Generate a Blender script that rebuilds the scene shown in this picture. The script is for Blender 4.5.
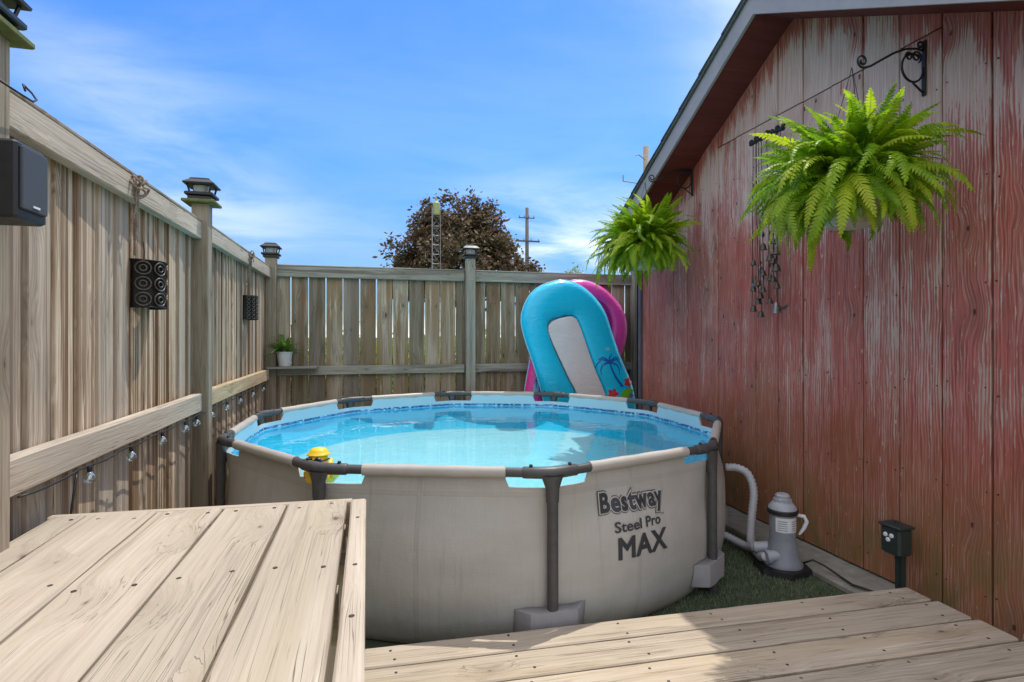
import bpy, math, random
import numpy as np
from mathutils import Vector, Matrix

# ------------------------------------------------------------------ clear
for o in list(bpy.data.objects):
    bpy.data.objects.remove(o, do_unlink=True)
scene = bpy.context.scene
col = scene.collection
R = math.radians
rng = random.Random(7)

# ------------------------------------------------------------------ camera
cam_d = bpy.data.cameras.new('camera')
cam_d.sensor_width = 36.0
cam_d.lens = 36.0 * 550.0 / 1024.0
cam_d.shift_y = -5.3 / 1024.0
cam_d.clip_start = 0.02
cam_d.clip_end = 2000
cam = bpy.data.objects.new('camera', cam_d)
col.objects.link(cam)
cam.location = (0, 0, 1.32)
cam.rotation_euler = (R(90), 0, R(-14.673))
scene.camera = cam

# ------------------------------------------------------------------ sky, sun, exposure
SUN = Vector((0.31, 0.28, 1.0)).normalized()
SUN_EL = math.asin(SUN.z)
SUN_AZ = math.atan2(SUN.x, SUN.y)
world = bpy.data.worlds.new('World')
scene.world = world
world.use_nodes = True
wn = world.node_tree.nodes
wl = world.node_tree.links
wn.clear()
w_out = wn.new('ShaderNodeOutputWorld')
w_bg = wn.new('ShaderNodeBackground')
w_bg.inputs['Strength'].default_value = 0.15
sky = wn.new('ShaderNodeTexSky')
sky.sky_type = 'NISHITA'
sky.sun_disc = False
sky.sun_elevation = SUN_EL
sky.sun_rotation = SUN_AZ
sky.altitude = 100
sky.air_density = 1.0
sky.dust_density = 0.2
sky.ozone_density = 3.5
w_tc = wn.new('ShaderNodeTexCoord')
w_sep = wn.new('ShaderNodeSeparateXYZ')
wl.new(w_tc.outputs['Generated'], w_sep.inputs[0])


def wmath(op, a, b=None):
    n = wn.new('ShaderNodeMath')
    n.operation = op
    for i, v in enumerate((a, b)):
        if v is None:
            continue
        if isinstance(v, (int, float)):
            n.inputs[i].default_value = v
        else:
            wl.new(v, n.inputs[i])
    return n.outputs[0]


zz = wmath('ADD', wmath('MAXIMUM', w_sep.outputs[2], 0.0), 0.22)
w_cmb = wn.new('ShaderNodeCombineXYZ')
wl.new(wmath('DIVIDE', w_sep.outputs[0], zz), w_cmb.inputs[0])
wl.new(wmath('DIVIDE', w_sep.outputs[1], zz), w_cmb.inputs[1])


def wnoise(scale, loc, rotz, detail, rough, dist, sc=1.0):
    mp = wn.new('ShaderNodeMapping')
    mp.inputs['Rotation'].default_value = (0, 0, R(rotz))
    mp.inputs['Scale'].default_value = (scale[0], scale[1], 1.0)
    mp.inputs['Location'].default_value = (loc[0], loc[1], 0)
    wl.new(w_cmb.outputs[0], mp.inputs[0])
    nz_ = wn.new('ShaderNodeTexNoise')
    nz_.inputs['Scale'].default_value = sc
    nz_.inputs['Detail'].default_value = detail
    nz_.inputs['Roughness'].default_value = rough
    nz_.inputs['Distortion'].default_value = dist
    wl.new(mp.outputs[0], nz_.inputs['Vector'])
    return nz_.outputs[0]


def wrange(v, a, b, c, d):
    mr = wn.new('ShaderNodeMapRange')
    mr.interpolation_type = 'SMOOTHSTEP'
    for i_, x in enumerate((a, b, c, d)):
        mr.inputs[1 + i_].default_value = x
    wl.new(v, mr.inputs[0])
    return mr.outputs[0]


# white cloud, thickened out of view as added neutral fill light: banks times wisps
CL = (10.771, 21.92)  # offset leaves a clear gap in view, added fill cloud around it
banks = wrange(wnoise((0.27, 0.27), CL, 0, 2, 0.5, 0.2), 0.38, 0.60, 0.04, 1.0)
wisps = wrange(wnoise((0.9, 1.7), (3.1, 1.35), 35, 7, 0.58, 0.5, 1.3), 0.30, 0.66, 0.0, 1.0)
cover = wmath('MULTIPLY', banks, wisps)
w_tint = wn.new('ShaderNodeMix')
w_tint.data_type = 'RGBA'
w_tint.blend_type = 'MULTIPLY'
w_tint.inputs['Factor'].default_value = 1.0
w_low = wn.new('ShaderNodeMix')
w_low.data_type = 'RGBA'
w_low.inputs[6].default_value = (0.27, 0.34, 0.40, 1)
w_low.inputs[7].default_value = (0.32, 0.58, 0.90, 1)
wl.new(wrange(w_sep.outputs[2], -0.02, 0.36, 0.0, 1.0), w_low.inputs[0])
wl.new(w_low.outputs[2], w_tint.inputs[7])
wl.new(sky.outputs[0], w_tint.inputs[6])
w_mix = wn.new('ShaderNodeMix')
w_mix.data_type = 'RGBA'
w_mix.inputs[7].default_value = (8.4, 8.0, 7.5, 1)
wl.new(cover, w_mix.inputs['Factor'])
wl.new(w_tint.outputs[2], w_mix.inputs[6])
wl.new(w_mix.outputs[2], w_bg.inputs['Color'])
wl.new(w_bg.outputs[0], w_out.inputs['Surface'])

sun_d = bpy.data.lights.new('sun', 'SUN')
sun_d.energy = 2.15
sun_d.angle = R(0.53)
sun_d.color = (1.0, 0.955, 0.88)
sun = bpy.data.objects.new('sun', sun_d)
col.objects.link(sun)
sun.location = (6, 6, 20)
sun.rotation_euler = SUN.to_track_quat('Z', 'Y').to_euler()

vs = scene.view_settings
vs.view_transform = 'Standard'
vs.look = 'None'
vs.gamma = 1.0
vs.use_curve_mapping = False
vs.exposure = 0.77
scene.render.engine = 'CYCLES'
scene.cycles.max_bounces = 8
scene.cycles.diffuse_bounces = 4
scene.cycles.transparent_max_bounces = 12


# ------------------------------------------------------------------ mesh helpers
class MB:
    def __init__(self):
        self.v = []
        self.f = []

    def add(self, vs_, fs_):
        b = len(self.v)
        self.v.extend([tuple(x) for x in vs_])
        self.f.extend([tuple(b + i for i in f) for f in fs_])
        return self

    def box(self, c, s, rot=None):
        x, y, z = s[0] / 2, s[1] / 2, s[2] / 2
        pts = [Vector((sx * x, sy * y, sz * z)) for sz in (-1, 1) for sy in (-1, 1) for sx in (-1, 1)]
        if rot is not None:
            pts = [rot @ p for p in pts]
        c = Vector(c)
        return self.add([p + c for p in pts],
                        [(0, 2, 3, 1), (4, 5, 7, 6), (0, 1, 5, 4), (2, 6, 7, 3), (0, 4, 6, 2), (1, 3, 7, 5)])

    def cbox(self, c, s, ch):
        """box with all upright (z) and top edges chamfered"""
        x, y, z = s[0] / 2, s[1] / 2, s[2] / 2

        def ring(zz_, inset):
            a, b = x - inset, y - inset
            k = ch
            return [(a - k, -b, zz_), (a, -b + k, zz_), (a, b - k, zz_), (a - k, b, zz_),
                    (-a + k, b, zz_), (-a, b - k, zz_), (-a, -b + k, zz_), (-a + k, -b, zz_)]
        rings = [ring(-z, ch), ring(-z + ch, 0), ring(z - ch, 0), ring(z, ch)]
        vv = [(p[0] + c[0], p[1] + c[1], p[2] + c[2]) for r in rings for p in r]
        ff = []
        for k in range(3):
            for i in range(8):
                j = (i + 1) % 8
                ff.append((k * 8 + i, k * 8 + j, k * 8 + 8 + j, k * 8 + 8 + i))
        ff.append(tuple(range(7, -1, -1)))
        ff.append(tuple(range(24, 32)))
        return self.add(vv, ff)

    def tube(self, path, r, n=8, cap=True, closed=False):
        P = [Vector(p) for p in path]
        m = len(P)
        rr = r if isinstance(r, (list, tuple)) else [r] * m
        T = []
        for i in range(m):
            if closed:
                t = P[(i + 1) % m] - P[i - 1]
            else:
                t = P[min(i + 1, m - 1)] - P[max(i - 1, 0)]
            if t.length < 1e-9:
                t = Vector((0, 0, 1))
            T.append(t.normalized())
        up = Vector((0, 0, 1)) if abs(T[0].z) < 0.9 else Vector((1, 0, 0))
        nrm = (up - T[0] * up.dot(T[0])).normalized()
        vv = []
        for i in range(m):
            nrm = nrm - T[i] * nrm.dot(T[i])
            if nrm.length < 1e-6:
                nrm = T[i].orthogonal()
            nrm.normalize()
            bi = T[i].cross(nrm)
            for k in range(n):
                a = 2 * math.pi * k / n
                vv.append(P[i] + (nrm * math.cos(a) + bi * math.sin(a)) * rr[i])
        ff = []
        seg = m if closed else m - 1
        for i in range(seg):
            i2 = (i + 1) % m
            for k in range(n):
                k2 = (k + 1) % n
                ff.append((i * n + k, i * n + k2, i2 * n + k2, i2 * n + k))
        if cap and not closed:
            ff.append(tuple(range(n - 1, -1, -1)))
            ff.append(tuple((m - 1) * n + k for k in range(n)))
        return self.add(vv, ff)

    def lathe(self, prof, n=24, c=(0, 0, 0), sx=1, sy=1):
        vv, ff = [], []
        for (r, z) in prof:
            for k in range(n):
                a = 2 * math.pi * k / n
                vv.append((c[0] + r * sx * math.cos(a), c[1] + r * sy * math.sin(a), c[2] + z))
        for i in range(len(prof) - 1):
            for k in range(n):
                k2 = (k + 1) % n
                ff.append((i * n + k, i * n + k2, (i + 1) * n + k2, (i + 1) * n + k))
        if prof[0][0] > 1e-4:
            ff.append(tuple(range(n - 1, -1, -1)))
        if prof[-1][0] > 1e-4:
            ff.append(tuple((len(prof) - 1) * n + k for k in range(n)))
        return self.add(vv, ff)

    def sphere(self, c, r, n=16, m=10, s=(1, 1, 1)):
        prof = [(max(1e-5, math.sin(math.pi * i / m)) * r, -math.cos(math.pi * i / m) * r * s[2]) for i in range(m + 1)]
        return self.lathe(prof, n, c, s[0], s[1])

    def grid(self, rows):
        nc = len(rows[0])
        vv = [p for r in rows for p in r]
        ff = []
        for i in range(len(rows) - 1):
            for j in range(nc - 1):
                ff.append((i * nc + j, i * nc + j + 1, (i + 1) * nc + j + 1, (i + 1) * nc + j))
        return self.add(vv, ff)

    def mesh(self, name, smooth=False):
        me = bpy.data.meshes.new(name)
        me.from_pydata(self.v, [], self.f)
        me.update()
        if smooth is True:
            me.polygons.foreach_set('use_smooth', [True] * len(me.polygons))
        return me

    def build(self, name, m, parent=None, smooth=False, loc=None, rot=None, angle=None):
        me = self.mesh(name, smooth or angle is not None)
        if angle is not None:
            me.set_sharp_from_angle(angle=R(angle))
        return link(name, me, m, parent, loc, rot)


def link(name, me, m, parent=None, loc=None, rot=None):
    if m is not None and (len(me.materials) == 0):
        me.materials.append(m)
    o = bpy.data.objects.new(name, me)
    col.objects.link(o)
    if parent is not None:
        o.parent = parent
    if loc is not None:
        o.location = loc
    if rot is not None:
        o.rotation_euler = rot
    return o


def thing(name, label, cat, loc=(0, 0, 0), group=None, rz=0.0):
    o = bpy.data.objects.new(name, None)
    o.empty_display_size = 0.1
    col.objects.link(o)
    o.location = loc
    o.rotation_euler = (0, 0, rz)
    tag(o, label, cat, group)
    return o


def tag(o, label, cat, group=None):
    o['label'] = label
    o['category'] = cat
    if group:
        o['group'] = group
    return o


def struct(o, label=None, cat=None):
    o['kind'] = 'structure'
    if label:
        o['label'] = label
    if cat:
        o['category'] = cat
    return o


_cache = {}


def board_mesh(L, w, t, ch=0.004, m=None, key='', segs=1, wob=0.0):
    """plank with its length along local X, centred; the four long edges chamfered"""
    k = (round(L, 3), round(w, 3), round(t, 3), ch, m.name if m else '', key, segs)
    if k in _cache:
        return _cache[k]
    b = MB()
    a, d = w / 2, t / 2
    sec = [(a - ch, -d), (a, -d + ch), (a, d - ch), (a - ch, d), (-a + ch, d), (-a, d - ch), (-a, -d + ch), (-a + ch, -d)]
    rr = random.Random(str(k))
    vv = []
    for i in range(segs + 1):
        x = -L / 2 + L * i / segs
        wy = rr.uniform(-wob, wob)
        wz = rr.uniform(-wob, wob) * 0.4
        vv += [(x, p[0] + wy * (1 if p[0] > 0 else -0.6), p[1] + wz) for p in sec]
    ff = []
    for i in range(segs):
        for j in range(8):
            j2 = (j + 1) % 8
            ff.append((i * 8 + j, i * 8 + j2, i * 8 + 8 + j2, i * 8 + 8 + j))
    ff.append(tuple(range(7, -1, -1)))
    ff.append(tuple(segs * 8 + j for j in range(8)))
    b.add(vv, ff)
    me = b.mesh('board')
    if m:
        me.materials.append(m)
    _cache[k] = me
    return me


UPR = (0, R(-90), 0)          # plank local X -> world Z (local Y stays Y, local Z -> -X)


def upright_rot(facing):
    """rotation for a plank standing upright, its wide face towards x or y"""
    if facing == 'x':
        return Matrix.Rotation(R(-90), 4, 'Y').to_euler()
    return (Matrix.Rotation(R(90), 4, 'Z') @ Matrix.Rotation(R(-90), 4, 'Y')).to_euler()


# ------------------------------------------------------------------ material helpers
class NT:
    def __init__(self, name):
        self.m = bpy.data.materials.new(name)
        self.m.use_nodes = True
        self.nd = self.m.node_tree.nodes
        self.lk = self.m.node_tree.links
        self.nd.clear()
        self.out = self.nd.new('ShaderNodeOutputMaterial')

    def _set(self, sock, v):
        if isinstance(v, bpy.types.NodeSocket):
            self.lk.new(v, sock)
        elif isinstance(v, (tuple, list)) and len(v) == 3 and sock.type == 'RGBA':
            sock.default_value = (*v, 1)
        else:
            sock.default_value = v

    def n(self, typ, props=None, **inp):
        x = self.nd.new(typ)
        for k, v in (props or {}).items():
            setattr(x, k, v)
        for k, v in inp.items():
            key = int(k[1:]) if k[0] == 'i' and k[1:].isdigit() else k.replace('_', ' ')
            self._set(x.inputs[key], v)
        return x

    def math(self, op, a, b=0.0, clamp=False):
        return self.n('ShaderNodeMath', dict(operation=op, use_clamp=clamp), i0=a, i1=b).outputs[0]

    def mix(self, f, a, b, mode='MIX'):
        x = self.n('ShaderNodeMix', dict(data_type='RGBA', blend_type=mode))
        self._set(x.inputs[0], f)
        self._set(x.inputs[6], a)
        self._set(x.inputs[7], b)
        return x.outputs[2]

    def rng(self, v, a, b, c=0.0, d=1.0, smooth=True):
        x = self.n('ShaderNodeMapRange', dict(interpolation_type='SMOOTHSTEP' if smooth else 'LINEAR'))
        for i, s in enumerate((v, a, b, c, d)):
            self._set(x.inputs[i], s)
        return x.outputs[0]

    def obj(self):
        return self.n('ShaderNodeTexCoord').outputs['Object']

    def pos(self):
        return self.n('ShaderNodeNewGeometry').outputs['Position']

    def rand(self):
        return self.n('ShaderNodeObjectInfo').outputs['Random']

    def map(self, v, scale=(1, 1, 1), loc=(0, 0, 0), rot=(0, 0, 0)):
        return self.n('ShaderNodeMapping', None, Vector=v, Scale=scale, Location=loc, Rotation=rot).outputs[0]

    def noise(self, v, scale=1.0, detail=4, rough=0.55, dist=0.0):
        return self.n('ShaderNodeTexNoise', None, Vector=v, Scale=scale, Detail=detail, Roughness=rough, Distortion=dist).outputs[0]

    def bump(self, h, strength=0.3, dist=0.005):
        return self.n('ShaderNodeBump', None, Height=h, Strength=strength, Distance=dist).outputs[0]

    def bsdf(self, color, rough=0.6, metal=0.0, normal=None, spec=0.5, **kw):
        x = self.n('ShaderNodeBsdfPrincipled')
        self._set(x.inputs['Base Color'], color)
        self._set(x.inputs['Roughness'], rough)
        self._set(x.inputs['Metallic'], metal)
        self._set(x.inputs['Specular IOR Level'], spec)
        for k, v in kw.items():
            self._set(x.inputs[k.replace('_', ' ')], v)
        if normal is not None:
            self.lk.new(normal, x.inputs['Normal'])
        self.lk.new(x.outputs[0], self.out.inputs['Surface'])
        return x


def plain(name, c, rough=0.5, metal=0.0, var=0.12, scale=30, bump=0.0, spec=0.5, **kw):
    t = NT(name)
    p = t.obj()
    nz = t.noise(p, scale, 5, 0.6)
    k = t.rng(nz, 0.25, 0.75, 1 - var, 1 + var)
    c2 = t.mix(1.0, c, t.n('ShaderNodeCombineColor', None, i0=k, i1=k, i2=k).outputs[0], 'MULTIPLY')
    r = t.rng(nz, 0.2, 0.8, max(0.02, rough - 0.08), min(1, rough + 0.1))
    nm = t.bump(t.noise(p, scale * 4, 3), bump, 0.002) if bump else None
    t.bsdf(c2, r, metal, nm, spec, **kw)
    return t.m


def wood(name, light, mid, dark, stain=None, stain_amt=0.4, knots=1.0, val=(0.8, 1.15), bump=0.35,
         green=0.0, streak=0.5, crack=1.0, knot_scale=(2.6, 5.5, 1), hue=None, blotch=0.5, stain_rng=(0.5, 0.68), ring_amt=0.09, pick_at=0.62, stain_map=(0.55, 11, 11)):
    """weathered plank; the grain runs along the local X axis of each board"""
    t = NT(name)
    rnd = t.rand()
    off = t.n('ShaderNodeCombineXYZ', None, X=t.math('MULTIPLY', rnd, 31.7), Y=t.math('MULTIPLY', rnd, 17.3),
              Z=t.math('MULTIPLY', rnd, 53.1)).outputs[0]
    p = t.n('ShaderNodeVectorMath', dict(operation='ADD'), i0=t.obj(), i1=off).outputs[0]
    # knots
    vor = t.n('ShaderNodeTexVoronoi', dict(feature='F1', voronoi_dimensions='2D'), Vector=t.map(p, knot_scale), Scale=1.0, Randomness=1.0)
    d = vor.outputs['Distance']
    pick = t.rng(t.n('ShaderNodeSeparateColor', None, Color=vor.outputs['Color']).outputs[0], pick_at, pick_at + 0.01)
    halo = t.math('MULTIPLY', t.rng(d, 0.0, 0.42, 1.0, 0.0), pick)
    vg = t.n('ShaderNodeSeparateColor', None, Color=vor.outputs['Color']).outputs[1]
    dk = t.math('DIVIDE', t.math('ADD', d, t.math('MULTIPLY', t.noise(t.map(p, (1, 2, 1)), 45, 3), 0.05)), t.math('ADD', t.math('MULTIPLY', vg, 0.85), 0.30))
    core = t.math('MULTIPLY', t.rng(dk, 0.07, 0.13, 1.0, 0.0), pick)
    heart = t.math('MULTIPLY', t.rng(dk, 0.035, 0.075, 1.0, 0.0), pick)
    rings = t.math('MULTIPLY', t.rng(t.math('SINE', t.math('MULTIPLY', dk, 120.0)), 0.0, 1.0, 0.45, 1.0), core)
    # grain coordinates bent round the knots
    bend = t.n('ShaderNodeCombineXYZ', None, Y=t.math('MULTIPLY', halo, 0.035), Z=t.math('MULTIPLY', halo, 0.02)).outputs[0]
    pb = t.n('ShaderNodeVectorMath', dict(operation='ADD'), i0=p, i1=bend).outputs[0]
    nA = t.noise(t.map(pb, (1.1, 16, 16)), 1.0, 5, 0.6, 0.5)
    nB = t.noise(t.map(pb, (3.5, 150, 150)), 1.0, 3, 0.6)
    nM = t.noise(t.map(pb, (1.6, 48, 48)), 1.0, 4, 0.65, 0.3)
    nC = t.noise(t.map(p, (1.3, 3.2, 3.2)), 1.0, 4, 0.6)
    ring = t.n('ShaderNodeTexWave', dict(wave_type='BANDS', bands_direction='Y', wave_profile='SIN'),
               Vector=t.map(pb, (0.16, 1, 1)), Scale=22.0, Distortion=7.0, Detail=2.0, Detail_Scale=1.2).outputs['Fac']
    g = t.math('ADD', t.math('MULTIPLY', nA, 0.45), t.math('MULTIPLY', nB, 0.25))
    g = t.math('ADD', g, t.math('MULTIPLY', nM, 0.30))
    g = t.math('ADD', g, t.math('MULTIPLY', t.math('SUBTRACT', ring, 0.5), ring_amt))
    c = t.mix(t.rng(g, 0.36, 0.5), dark, mid)
    c = t.mix(t.rng(g, 0.48, 0.63), c, light)
    if stain is not None:
        sm = t.rng(t.noise(t.map(p, stain_map), 1.0, 3, 0.5, 0.3), stain_rng[0], stain_rng[1], 0.0, stain_amt)
        c = t.mix(sm, c, stain)
    if green > 0:
        gm = t.rng(t.noise(t.map(p, (1.1, 4, 4), (5, 3, 1)), 1.0, 4), 0.45, 0.7, 0, green)
        c = t.mix(gm, c, (0.17, 0.19, 0.12))
    # pale worn streaks
    if streak > 0:
        st = t.rng(t.noise(t.map(p, (1.9, 30, 30), (2, 9, 4)), 1.0, 4, 0.65), 0.60, 0.74, 0, streak)
        c = t.mix(st, c, tuple(min(1, x * 1.35) for x in light))
    # blotches
    c = t.mix(t.rng(nC, 0.35, 0.7, blotch, 0.0), c, (mid[0] * 0.8, mid[1] * 0.8, mid[2] * 0.82))
    # drying cracks
    ck = t.noise(t.map(pb, (0.55, 26, 26), (7, 1, 3)), 1.0, 3, 0.5)
    crk = t.rng(t.math('ABSOLUTE', t.math('SUBTRACT', ck, 0.5)), 0.0, 0.007, 1.0, 0.0)
    gate = t.rng(t.noise(t.map(p, (1.4, 5, 5), (3, 3, 8)), 1.0, 2), 0.52, 0.62)
    ck2 = t.noise(t.map(pb, (0.9, 70, 70), (1, 6, 3)), 1.0, 2, 0.5)
    crk2 = t.rng(t.math('ABSOLUTE', t.math('SUBTRACT', ck2, 0.5)), 0.0, 0.012, 0.75, 0.0)
    gate2 = t.rng(t.noise(t.map(p, (2.2, 9, 9), (8, 3, 2)), 1.0, 2), 0.5, 0.6)
    crk = t.math('MULTIPLY', t.math('MAXIMUM', t.math('MULTIPLY', crk, gate), t.math('MULTIPLY', crk2, gate2)), 0.85 * crack)
    c = t.mix(crk, c, tuple(x * 0.35 for x in dark))
    c = t.mix(t.math('MULTIPLY', halo, 0.35 * knots), c, tuple(x * 1.0 for x in dark))
    c = t.mix(t.math('MULTIPLY', rings, 0.62 * knots), c, (dark[0] * 0.62, dark[1] * 0.52, dark[2] * 0.45))
    c = t.mix(t.math('MULTIPLY', heart, 0.85 * knots), c, (dark[0] * 0.22, dark[1] * 0.18, dark[2] * 0.16))
    k = t.rng(t.math('FRACT', t.math('MULTIPLY', rnd, 7.13)), 0, 1, val[0], val[1], False)
    if hue is not None:
        c = t.mix(t.rng(t.math('FRACT', t.math('MULTIPLY', rnd, 3.77)), 0.5, 1.0, 0, 0.55), c, hue)
    c = t.mix(1.0, c, t.n('ShaderNodeCombineColor', None, i0=k, i1=k, i2=k).outputs[0], 'MULTIPLY')
    h = t.math('SUBTRACT', t.math('ADD', t.math('MULTIPLY', nB, 0.5), t.math('MULTIPLY', nM, 0.8)),
               t.math('ADD', t.math('MULTIPLY', crk, 1.2), t.math('MULTIPLY', core, 0.3)))
    t.bsdf(c, t.rng(nM, 0.3, 0.7, 0.7, 0.92), 0, t.bump(h, bump, 0.004), 0.25)
    return t.m


M = {}
M['platform'] = wood('platform_wood', (0.53, 0.455, 0.355), (0.465, 0.39, 0.295), (0.31, 0.25, 0.185), (0.43, 0.365, 0.235), 0.4, 1.0, (0.92, 1.06), 0.7, blotch=0.45, ring_amt=0.04, pick_at=0.45, crack=0.8)
M['deck'] = wood('deck_wood', (0.54, 0.465, 0.365), (0.46, 0.385, 0.29), (0.29, 0.23, 0.165), (0.43, 0.32, 0.18), 0.45, 1.0, (0.9, 1.06), 0.7, blotch=0.4, pick_at=0.55, ring_amt=0.05, crack=0.8)
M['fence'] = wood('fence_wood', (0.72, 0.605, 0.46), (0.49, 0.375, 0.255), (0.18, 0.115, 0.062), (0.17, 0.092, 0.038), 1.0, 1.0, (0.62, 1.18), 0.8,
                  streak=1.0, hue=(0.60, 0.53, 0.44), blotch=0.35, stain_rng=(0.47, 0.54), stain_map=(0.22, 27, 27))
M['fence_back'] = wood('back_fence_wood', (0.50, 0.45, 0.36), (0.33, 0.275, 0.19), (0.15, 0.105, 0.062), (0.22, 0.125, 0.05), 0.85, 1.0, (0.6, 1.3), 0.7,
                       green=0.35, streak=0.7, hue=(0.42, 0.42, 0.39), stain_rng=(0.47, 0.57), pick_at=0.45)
M['rail'] = wood('rail_wood', (0.62, 0.54, 0.43), (0.51, 0.435, 0.335), (0.30, 0.245, 0.175), (0.42, 0.34, 0.24), 0.4, 0.9, (0.9, 1.05), 0.6, streak=0.5)
M['rail_new'] = wood('fresh_rail_wood', (0.55, 0.45, 0.30), (0.46, 0.35, 0.21), (0.3, 0.21, 0.12), (0.42, 0.28, 0.13), 0.4, 0.8, (0.95, 1.05), 0.4)
M['rail_back'] = wood('mossy_rail_wood', (0.46, 0.46, 0.38), (0.36, 0.36, 0.29), (0.2, 0.18, 0.14), (0.12, 0.085, 0.065), 0.8, 0.6, (0.9, 1.08), 0.6, green=0.4, stain_rng=(0.54, 0.62))
M['post'] = wood('post_wood', (0.42, 0.36, 0.275), (0.32, 0.265, 0.19), (0.15, 0.11, 0.07), (0.17, 0.12, 0.07), 0.5, 1.0, (0.9, 1.05), 0.6, green=0.2)
M['black'] = plain('black_plastic', (0.018, 0.018, 0.02), 0.42, 0, 0.2)
M['black_matt'] = plain('black_iron', (0.02, 0.02, 0.022), 0.55, 0.3, 0.3, 60, 0.3)
M['screw'] = plain('screw_rust', (0.055, 0.042, 0.035), 0.6, 0.4, 0.3, 200)
M['glass_plain'] = plain('cap_lens', (0.45, 0.47, 0.46), 0.15, 0, 0.1)
M['moss'] = plain('mossy_plate', (0.13, 0.15, 0.04), 0.8, 0, 0.3, 40)
M['dark_back'] = plain('shed_backing', (0.03, 0.018, 0.014), 0.9)


PKY, PKZ = 2.946, 3.345       # ridge of the shed roof


def siding_mat():
    t = NT('weathered_red_siding')
    rnd = t.rand()
    off = t.n('ShaderNodeCombineXYZ', None, X=t.math('MULTIPLY', rnd, 23.7), Y=t.math('MULTIPLY', rnd, 11.3), Z=t.math('MULTIPLY', rnd, 3.1)).outputs[0]
    p = t.n('ShaderNodeVectorMath', dict(operation='ADD'), i0=t.obj(), i1=off).outputs[0]
    w = t.pos()
    sep = t.n('ShaderNodeSeparateXYZ', None, Vector=w)
    z = sep.outputs[2]
    yy = sep.outputs[1]
    vor = t.n('ShaderNodeTexVoronoi', dict(feature='F1', voronoi_dimensions='2D'), Vector=t.map(p, (3.0, 5.5, 1)), Scale=1.0)
    d = vor.outputs['Distance']
    pick = t.rng(t.n('ShaderNodeSeparateColor', None, Color=vor.outputs['Color']).outputs[0], 0.68, 0.69)
    halo = t.math('MULTIPLY', t.rng(d, 0.0, 0.5, 1.0, 0.0), pick)
    core = t.math('MULTIPLY', t.rng(t.math('ADD', d, t.math('MULTIPLY', t.noise(p, 70, 2), 0.07)), 0.06, 0.085, 1.0, 0.0), pick)
    bend = t.n('ShaderNodeCombineXYZ', None, Y=t.math('MULTIPLY', halo, 0.028)).outputs[0]
    pb = t.n('ShaderNodeVectorMath', dict(operation='ADD'), i0=p, i1=bend).outputs[0]
    fig = t.n('ShaderNodeTexWave', dict(wave_type='BANDS', bands_direction='Y', wave_profile='SIN'),
              Vector=t.map(pb, (0.20, 1, 1)), Scale=21.0, Distortion=7.5, Detail=2.0, Detail_Scale=0.9, Detail_Roughness=0.55).outputs['Fac']
    nF = t.noise(t.map(pb, (4, 130, 130)), 1.0, 3, 0.6)
    nS = t.noise(t.map(pb, (0.9, 20, 20)), 1.0, 5, 0.62, 0.4)
    nB = t.noise(t.map(w, (1.0, 1.3, 1.0)), 1.6, 5, 0.6)
    # how far the paint has gone: most up high, next to nothing where the eave keeps the rain off
    lo = t.rng(z, 0.35, 1.5)
    hi = t.rng(z, 1.7, 2.7)
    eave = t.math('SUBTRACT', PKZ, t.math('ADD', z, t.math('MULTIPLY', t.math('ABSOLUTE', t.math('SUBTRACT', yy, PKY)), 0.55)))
    near = t.rng(yy, 3.4, 1.8)
    bl = t.math('ADD', t.math('MULTIPLY', lo, 0.05), t.math('MULTIPLY', hi, 0.36))
    bl = t.math('ADD', bl, t.math('MULTIPLY', t.math('MULTIPLY', near, t.rng(z, 0.5, 1.5)), 0.12))
    mid_ = t.math('MULTIPLY', t.rng(z, 0.55, 0.95), t.rng(z, 1.0, 1.45, 1.0, 0.0))
    bl = t.math('ADD', bl, t.math('MULTIPLY', mid_, 0.085))
    bl = t.math('ADD', bl, t.math('MULTIPLY', t.math('SUBTRACT', rnd, 0.5), 0.16))
    bl = t.math('ADD', bl, t.math('MULTIPLY', t.math('SUBTRACT', nB, 0.5), 0.5))
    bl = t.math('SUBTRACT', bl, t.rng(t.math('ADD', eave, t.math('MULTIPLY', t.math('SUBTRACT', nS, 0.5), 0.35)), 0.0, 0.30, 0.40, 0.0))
    wear = t.math('ADD', t.math('MULTIPLY', nS, 0.62), t.math('ADD', t.math('MULTIPLY', nF, 0.22), t.math('MULTIPLY', fig, 0.16)))
    wear = t.math('ADD', wear, bl)
    red = t.mix(nB, (0.42, 0.092, 0.068), (0.52, 0.16, 0.122))
    red = t.mix(t.rng(nF, 0.35, 0.62, 0.0, 0.8), red, (0.24, 0.050, 0.036))
    brown = t.mix(t.noise(t.map(p, (1.5, 7, 7)), 1.0, 3), (0.22, 0.078, 0.032), (0.36, 0.165, 0.075))
    low = t.rng(t.math('ADD', z, t.math('MULTIPLY', t.math('SUBTRACT', nB, 0.5), 1.3)), 0.30, 1.15, 0.95, 0.0)
    c = t.mix(low, red, brown)
    gray = t.mix(t.rng(nF, 0.3, 0.75), (0.50, 0.36, 0.31), (0.68, 0.56, 0.50))
    gray = t.mix(t.rng(z, 0.7, 1.9, 0.75, 0.0), gray, t.mix(t.rng(nF, 0.3, 0.75), (0.34, 0.23, 0.16), (0.48, 0.37, 0.28)))
    c = t.mix(t.rng(wear, 0.56, 0.92, 0.0, 0.60), c, gray)
    pale = t.rng(t.noise(t.map(pb, (6, 210, 210), (5, 2, 9)), 1.0, 2, 0.5), 0.55, 0.68, 0.0, 0.34)
    c = t.mix(pale, c, (0.58, 0.40, 0.34))
    hard = t.math('ADD', wear, t.math('MULTIPLY', t.math('SUBTRACT', t.noise(t.map(pb, (9, 46, 46), (3, 1, 2)), 1.0, 4, 0.7), 0.5), 0.7))
    c = t.mix(t.rng(hard, 0.72, 0.765, 0.0, 0.6), c, gray)
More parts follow.
